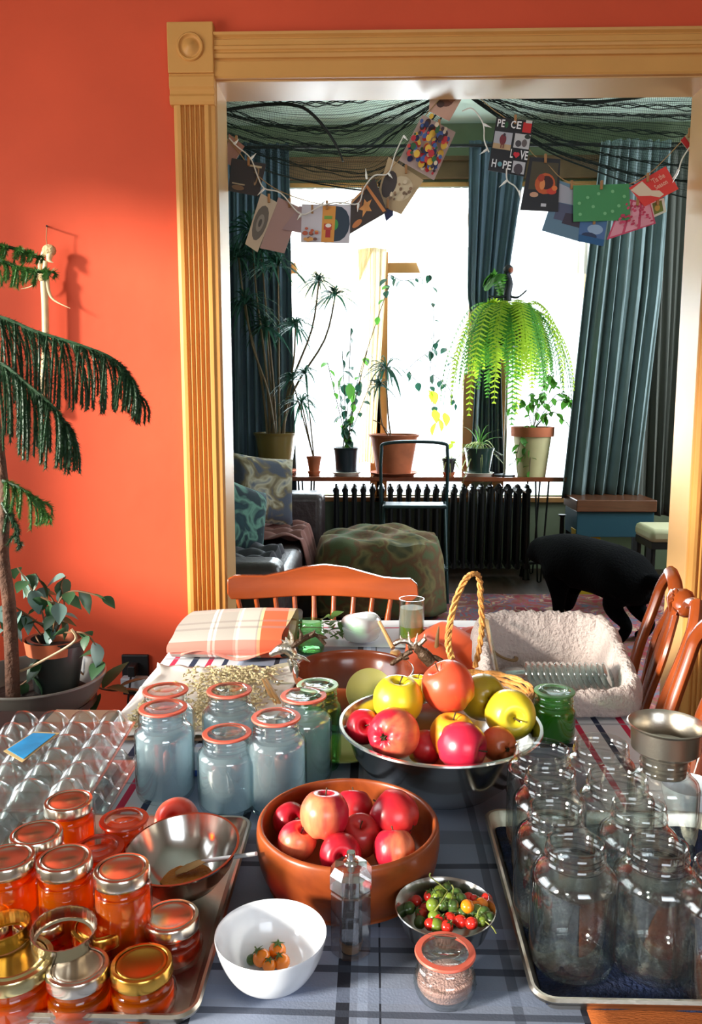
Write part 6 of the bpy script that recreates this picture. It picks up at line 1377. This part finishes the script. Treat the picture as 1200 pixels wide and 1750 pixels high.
# cards
M_PRINT = {}
def pm_(rgb): 
    k = 'print_%d_%d_%d' % rgb; return mat(k, rgb, .55)
def text2d(s):
    cu = bpy.data.curves.new('txt', 'FONT'); cu.body = s; cu.resolution_u = 2; cu.offset = .018; o = bpy.data.objects.new('txt', cu); COL.objects.link(o)
    dg_ = bpy.context.evaluated_depsgraph_get(); me = o.evaluated_get(dg_).to_mesh(); v = [(p.co.x, p.co.y) for p in me.vertices]; f = [tuple(p.vertices) for p in me.polygons]
    o.evaluated_get(dg_).to_mesh_clear(); bpy.data.objects.remove(o); bpy.data.curves.remove(cu)
    if not v: return [], []
    x0, x1 = min(p[0] for p in v), max(p[0] for p in v); y0, y1 = min(p[1] for p in v), max(p[1] for p in v)
    return [((p[0] - x0) / (x1 - x0), (p[1] - y0) / (y1 - y0)) for p in v], f
def card(label, quad, Yo, rgb, shapes=(), texts=(), bend=0.0):
    """quad = 4 px corners TL,TR,BR,BL hung at depth GY+Yo; shapes are flat prints in card space"""
    P_ = [PY(a, b, GY + Yo + dy) for (a, b), dy in zip(quad, (0, .004, .010, .006))]; o_ = (P_[0] + P_[1]) / 2
    t = thing('greeting_card', o_, label, 'card', 'cards pegged along the string')
    n = (P_[1] - P_[0]).cross(P_[3] - P_[0]).normalized(); n = n if n.y < 0 else -n
    B = lambda u, v, k=0: (P_[0].lerp(P_[1], u)).lerp(P_[3].lerp(P_[2], u), v) - o_ + n * (.0006 * k)
    mb = MB(); mb.add([B(0, 0), B(1, 0), B(1, 1), B(0, 1)] + [B(0, 0, -2), B(1, 0, -2), B(1, 1, -2), B(0, 1, -2)], [(0, 1, 2, 3), (7, 6, 5, 4), (0, 4, 5, 1), (1, 5, 6, 2), (2, 6, 7, 3), (3, 7, 4, 0)])
    ob('card_sheet', mb, pm_(rgb), t, smooth=False)
    mb = MB(); mats = []; k = 1
    for sh_ in shapes:
        kind_, col_ = sh_[0], sh_[1]
        if kind_ == 'r': a, b, c_, d_ = sh_[2:6]; pts = [(a, b), (c_, b), (c_, d_), (a, d_)]
        elif kind_ == 'e': a, b, ra, rb = sh_[2:6]; pts = [(a + ra * math.cos(R(24 * j)), b + rb * math.sin(R(24 * j))) for j in range(15)]
        else: pts = sh_[2]
        if col_ not in mats: mats.append(col_)
        mb.add([B(min(1, max(0, p[0])), min(1, max(0, p[1])), k) for p in pts], [tuple(range(len(pts)))], mats.index(col_)); k += 1
    if mb.v: ob('printed_picture', mb, [pm_(c) for c in mats], t, smooth=False)
    for s, col_, (a, b, c_, d_) in texts:
        v, f = text2d(s); m2 = MB(); m2.add([B(lerp(a, c_, p[0]), lerp(d_, b, p[1]), k + 1) for p in v], f); ob('lettering', m2, pm_(col_), t, smooth=False)
    pg = MB(); top_ = (B(0, 0) + B(1, 0)) / 2; pg.box(top_.x - .004, top_.x + .004, top_.y - .010, top_.y - .002, top_.z - .018, top_.z + .012)
    ob('peg', pg, mat('little_wood_peg', (168, 120, 74), .7), t, smooth=False)
    return t
def blobs(seed, n, cols, x0=0.08, x1=.92, y0=.08, y1=.92, r=(.03, .12), asp=1.0):
    q_ = random.Random(seed); out = []
    for _ in range(n):
        rr_ = q_.uniform(*r); out.append(('e', q_.choice(cols), q_.uniform(x0 + rr_, x1 - rr_), q_.uniform(y0 + rr_, y1 - rr_), rr_, rr_ * asp))
    return out
card('small plain brown-pink card at the far left start of the string', [(391, 228), (418, 250), (396, 284), (386, 278)], .0, (166, 112, 92))
card('dark card with cream ornament outlines near the left casing', [(396, 270), (455, 280), (442, 336), (390, 326)], -.006, (44, 34, 32), [('e', (150, 120, 84), .8, .4, .06, .3), ('e', (40, 30, 28), .78, .4, .04, .22), ('r', (196, 178, 140), .5, .1, .9, .16), ('e', (120, 88, 60), .3, .85, .2, .08), ('r', (170, 150, 120), .1, .72, .5, .76)])
card('cream card printed with a grey textured circle', [(446, 330), (474, 346), (440, 431), (419, 417)], -.012, (206, 188, 162), [('e', (110, 102, 92), .5, .5, .42, .34), ('e', (150, 142, 130), .5, .5, .22, .17), ('e', (88, 82, 74), .5, .5, .1, .08)])
card('plain dusty pink card overlapping the grey circle card', [(476, 337), (514, 355), (486, 433), (444, 424)], .004, (178, 142, 134))
card('wide mauve card with pale speckles left of the record card', [(512, 352), (556, 362), (552, 405), (482, 392)], -.002, (168, 136, 136), [('r', (186, 160, 158), .1, .2, .5, .3), ('e', (196, 174, 168), .6, .6, .06, .06)])
card('square pale card showing a black record in an orange sleeve', [(516, 349), (602, 350), (597, 416), (514, 414)], -.010, (206, 200, 206),
     [('e', (40, 56, 72), .72, .5, .26, .46), ('e', (60, 150, 70), .66, .52, .09, .15), ('r', (224, 150, 60), .42, .04, .68, .98), ('r', (196, 70, 50), .46, .50, .62, .66), ('e', (240, 232, 220), .55, .55, .06, .05), ('r', (176, 40, 46), .50, .66, .60, .86), ('r', (120, 160, 60), .46, .3, .62, .38)] + blobs(2, 12, [(190, 90, 60), (120, 80, 70), (222, 160, 90)], 0, .4, .6, 1, (.03, .06)))
card('dark card of gingerbread stars edged by a candy-cane stripe', [(600, 344), (640, 304), (662, 362), (598, 400)], -.014, (58, 44, 36),
     [('p', (206, 128, 66), [(.62, .0), (.70, .0), (.98, .95), (.90, .95)]), ('p', (206, 150, 96), [(0, .02), (.62, 0), (.62, .06), (0, .1)]), ('p', (220, 150, 80), [(.5, .28), (.56, .42), (.72, .44), (.6, .56), (.64, .74), (.5, .64), (.36, .74), (.4, .56), (.28, .44), (.44, .42)]), ('e', (198, 120, 60), .2, .82, .14, .1), ('e', (120, 72, 44), .3, .3, .12, .14)])
card('tan card of sketchy faces below the colourful picture', [(664, 268), (724, 308), (686, 366), (640, 348)], .006, (184, 158, 118), [('e', (206, 186, 150), .62, .45, .3, .3), ('e', (60, 48, 44), .25, .5, .2, .3)] + blobs(8, 16, [(120, 92, 66), (216, 196, 164), (150, 116, 84)], .3, .95, .1, .9, (.03, .06)))
card('navy card edge showing behind the gingerbread card', [(654, 352), (672, 344), (672, 368), (660, 378)], .012, (40, 50, 92))
card('busy red and blue festive picture card on the steep string', [(722, 196), (779, 226), (742, 308), (682, 274)], -.008, (176, 150, 140), blobs(3, 150, [(186, 34, 44), (30, 40, 84), (40, 92, 50), (220, 200, 170), (206, 60, 50), (60, 36, 40), (226, 180, 60), (60, 90, 150)], .03, .97, .03, .97, (.025, .08)))
card('pinkish card with a sleeping brown animal at the top of the string', [(736, 150), (800, 150), (768, 207), (733, 190)], -.002, (206, 158, 136), [('e', (110, 62, 44), .55, .45, .24, .2), ('e', (140, 84, 60), .72, .36, .12, .1), ('e', (74, 44, 34), .4, .6, .14, .12)])
card('black photo card lettered peace, love and hope', [(849, 200), (912, 207), (897, 302), (834, 291)], -.012, (28, 28, 32),
     [('e', (30, 92, 50), .30, .12, .045, .06), ('r', (204, 40, 40), .74, .04, .97, .22), ('r', (200, 200, 196), .80, .0, .97, .05), ('r', (176, 178, 186), .02, .26, .50, .58), ('r', (190, 160, 120), .02, .48, .50, .58), ('e', (120, 40, 50), .26, .40, .09, .1), ('e', (60, 40, 50), .28, .31, .035, .03), ('r', (120, 60, 50), .22, .46, .25, .56), ('r', (120, 60, 50), .28, .46, .31, .56), ('r', (196, 196, 196), .56, .26, .98, .52), ('e', (40, 50, 40), .9, .3, .08, .04), ('e', (70, 66, 70), .68, .44, .08, .06), ('e', (100, 90, 90), .84, .42, .07, .07), ('e', (206, 34, 50), .64, .635, .05, .035), ('e', (206, 34, 50), .71, .635, .05, .035), ('p', (206, 34, 50), [(.59, .65), (.76, .65), (.675, .71)]), ('r', (190, 190, 194), .62, .76, .95, .98), ('e', (70, 60, 66), .78, .9, .12, .1), ('e', (96, 150, 160), .275, .865, .06, .045)],
     [('P', (238, 238, 238), (.04, .05, .13, .19)), ('E', (238, 238, 238), (.15, .05, .235, .19)), ('C', (238, 238, 238), (.40, .05, .53, .19)), ('E', (238, 238, 238), (.56, .05, .68, .19)), ('L', (238, 238, 238), (.51, .56, .58, .72)), ('VE', (238, 238, 238), (.77, .56, .98, .72)), ('H', (238, 238, 238), (.06, .79, .18, .94)), ('PE', (238, 238, 238), (.36, .79, .58, .94))])
card('tall dark card of a glowing orange fruit wreath picture', [(906, 268), (958, 272), (954, 362), (889, 359)], -.004, (30, 30, 36),
     [('p', (70, 62, 40), [(.1, .08), (.95, .08), (.92, .6), (.12, .6)]), ('e', (200, 90, 40), .58, .48, .30, .2), ('e', (60, 20, 20), .62, .46, .2, .13), ('e', (226, 140, 80), .5, .5, .08, .1), ('e', (200, 60, 40), .78, .62, .14, .06), ('e', (210, 160, 130), .3, .7, .12, .05), ('e', (226, 120, 60), .86, .56, .08, .05), ('e', (170, 60, 36), .44, .38, .1, .07), ('r', (200, 200, 206), .52, .86, .66, .92)])
card('grey-blue seascape card hanging low behind the green card', [(955, 308), (998, 322), (991, 413), (926, 394)], .006, (96, 128, 150), [('p', (168, 166, 176), [(.05, .05), (.95, .1), (.9, .35), (.1, .4)]), ('p', (80, 84, 110), [(.2, .4), (.95, .36), (.9, .7), (.2, .72)]), ('p', (60, 50, 66), [(.5, .55), (.95, .5), (.95, .75), (.45, .76)])])
card('bright green card sprinkled with pale stars', [(980, 317), (1075, 314), (1078, 376), (980, 379)], -.014, (64, 142, 84), [('e', (120, 186, 130), x_, y_, .03, .045) for x_, y_ in ((.12, .8), (.35, .6), (.45, .25), (.7, .2), (.8, .6), (.55, .8), (.25, .35), (.9, .35), (.1, .5), (.68, .75))])
card('blue photo card poking out below the green one', [(992, 374), (1038, 376), (1031, 421), (988, 412)], .010, (74, 110, 160), [('e', (150, 176, 206), .6, .4, .3, .2), ('e', (40, 56, 90), .4, .7, .3, .15), ('p', (30, 90, 140), [(0, .7), (1, .75), (1, 1), (0, 1)])])
card('pink and white lace-patterned card under the red stocking card', [(1066, 338), (1112, 348), (1121, 382), (1037, 410)], -.002, (206, 70, 104), [('r', (226, 150, 166), .04, .05, .3, .95), ('r', (232, 160, 176), .36, .05, .62, .95), ('r', (226, 150, 166), .68, .05, .96, .95)] + blobs(6, 30, [(206, 70, 104), (190, 50, 84)], .05, .95, .08, .92, (.03, .05)))
card('bright red card with a cream stocking and handwritten greeting', [(1075, 321), (1138, 284), (1160, 323), (1102, 353)], -.016, (222, 58, 52), [('p', (226, 204, 178), [(.0, .12), (.34, .04), (.40, .55), (.56, .7), (.60, .92), (.46, .95), (.30, .72), (.06, .5)])], [("'Tis the", (236, 170, 150), (.52, .14, .86, .36)), ('Season', (236, 170, 150), (.50, .42, .84, .62))])
card('small white-bordered green photo tucked behind the red card', [(1112, 346), (1135, 338), (1139, 362), (1117, 372)], .008, (220, 216, 204), [('r', (110, 120, 50), .1, .1, .8, .85), ('e', (190, 150, 70), .4, .5, .2, .2)])
card('card with red band and tan face at the right end of the string', [(1163, 240), (1192, 212), (1210, 262), (1200, 288)], -.006, (200, 176, 140), [('p', (190, 34, 40), [(0, .0), (.25, 0), (.35, 1), (.02, 1)]), ('e', (196, 140, 96), .6, .5, .3, .3), ('e', (40, 34, 34), .75, .2, .25, .2)])
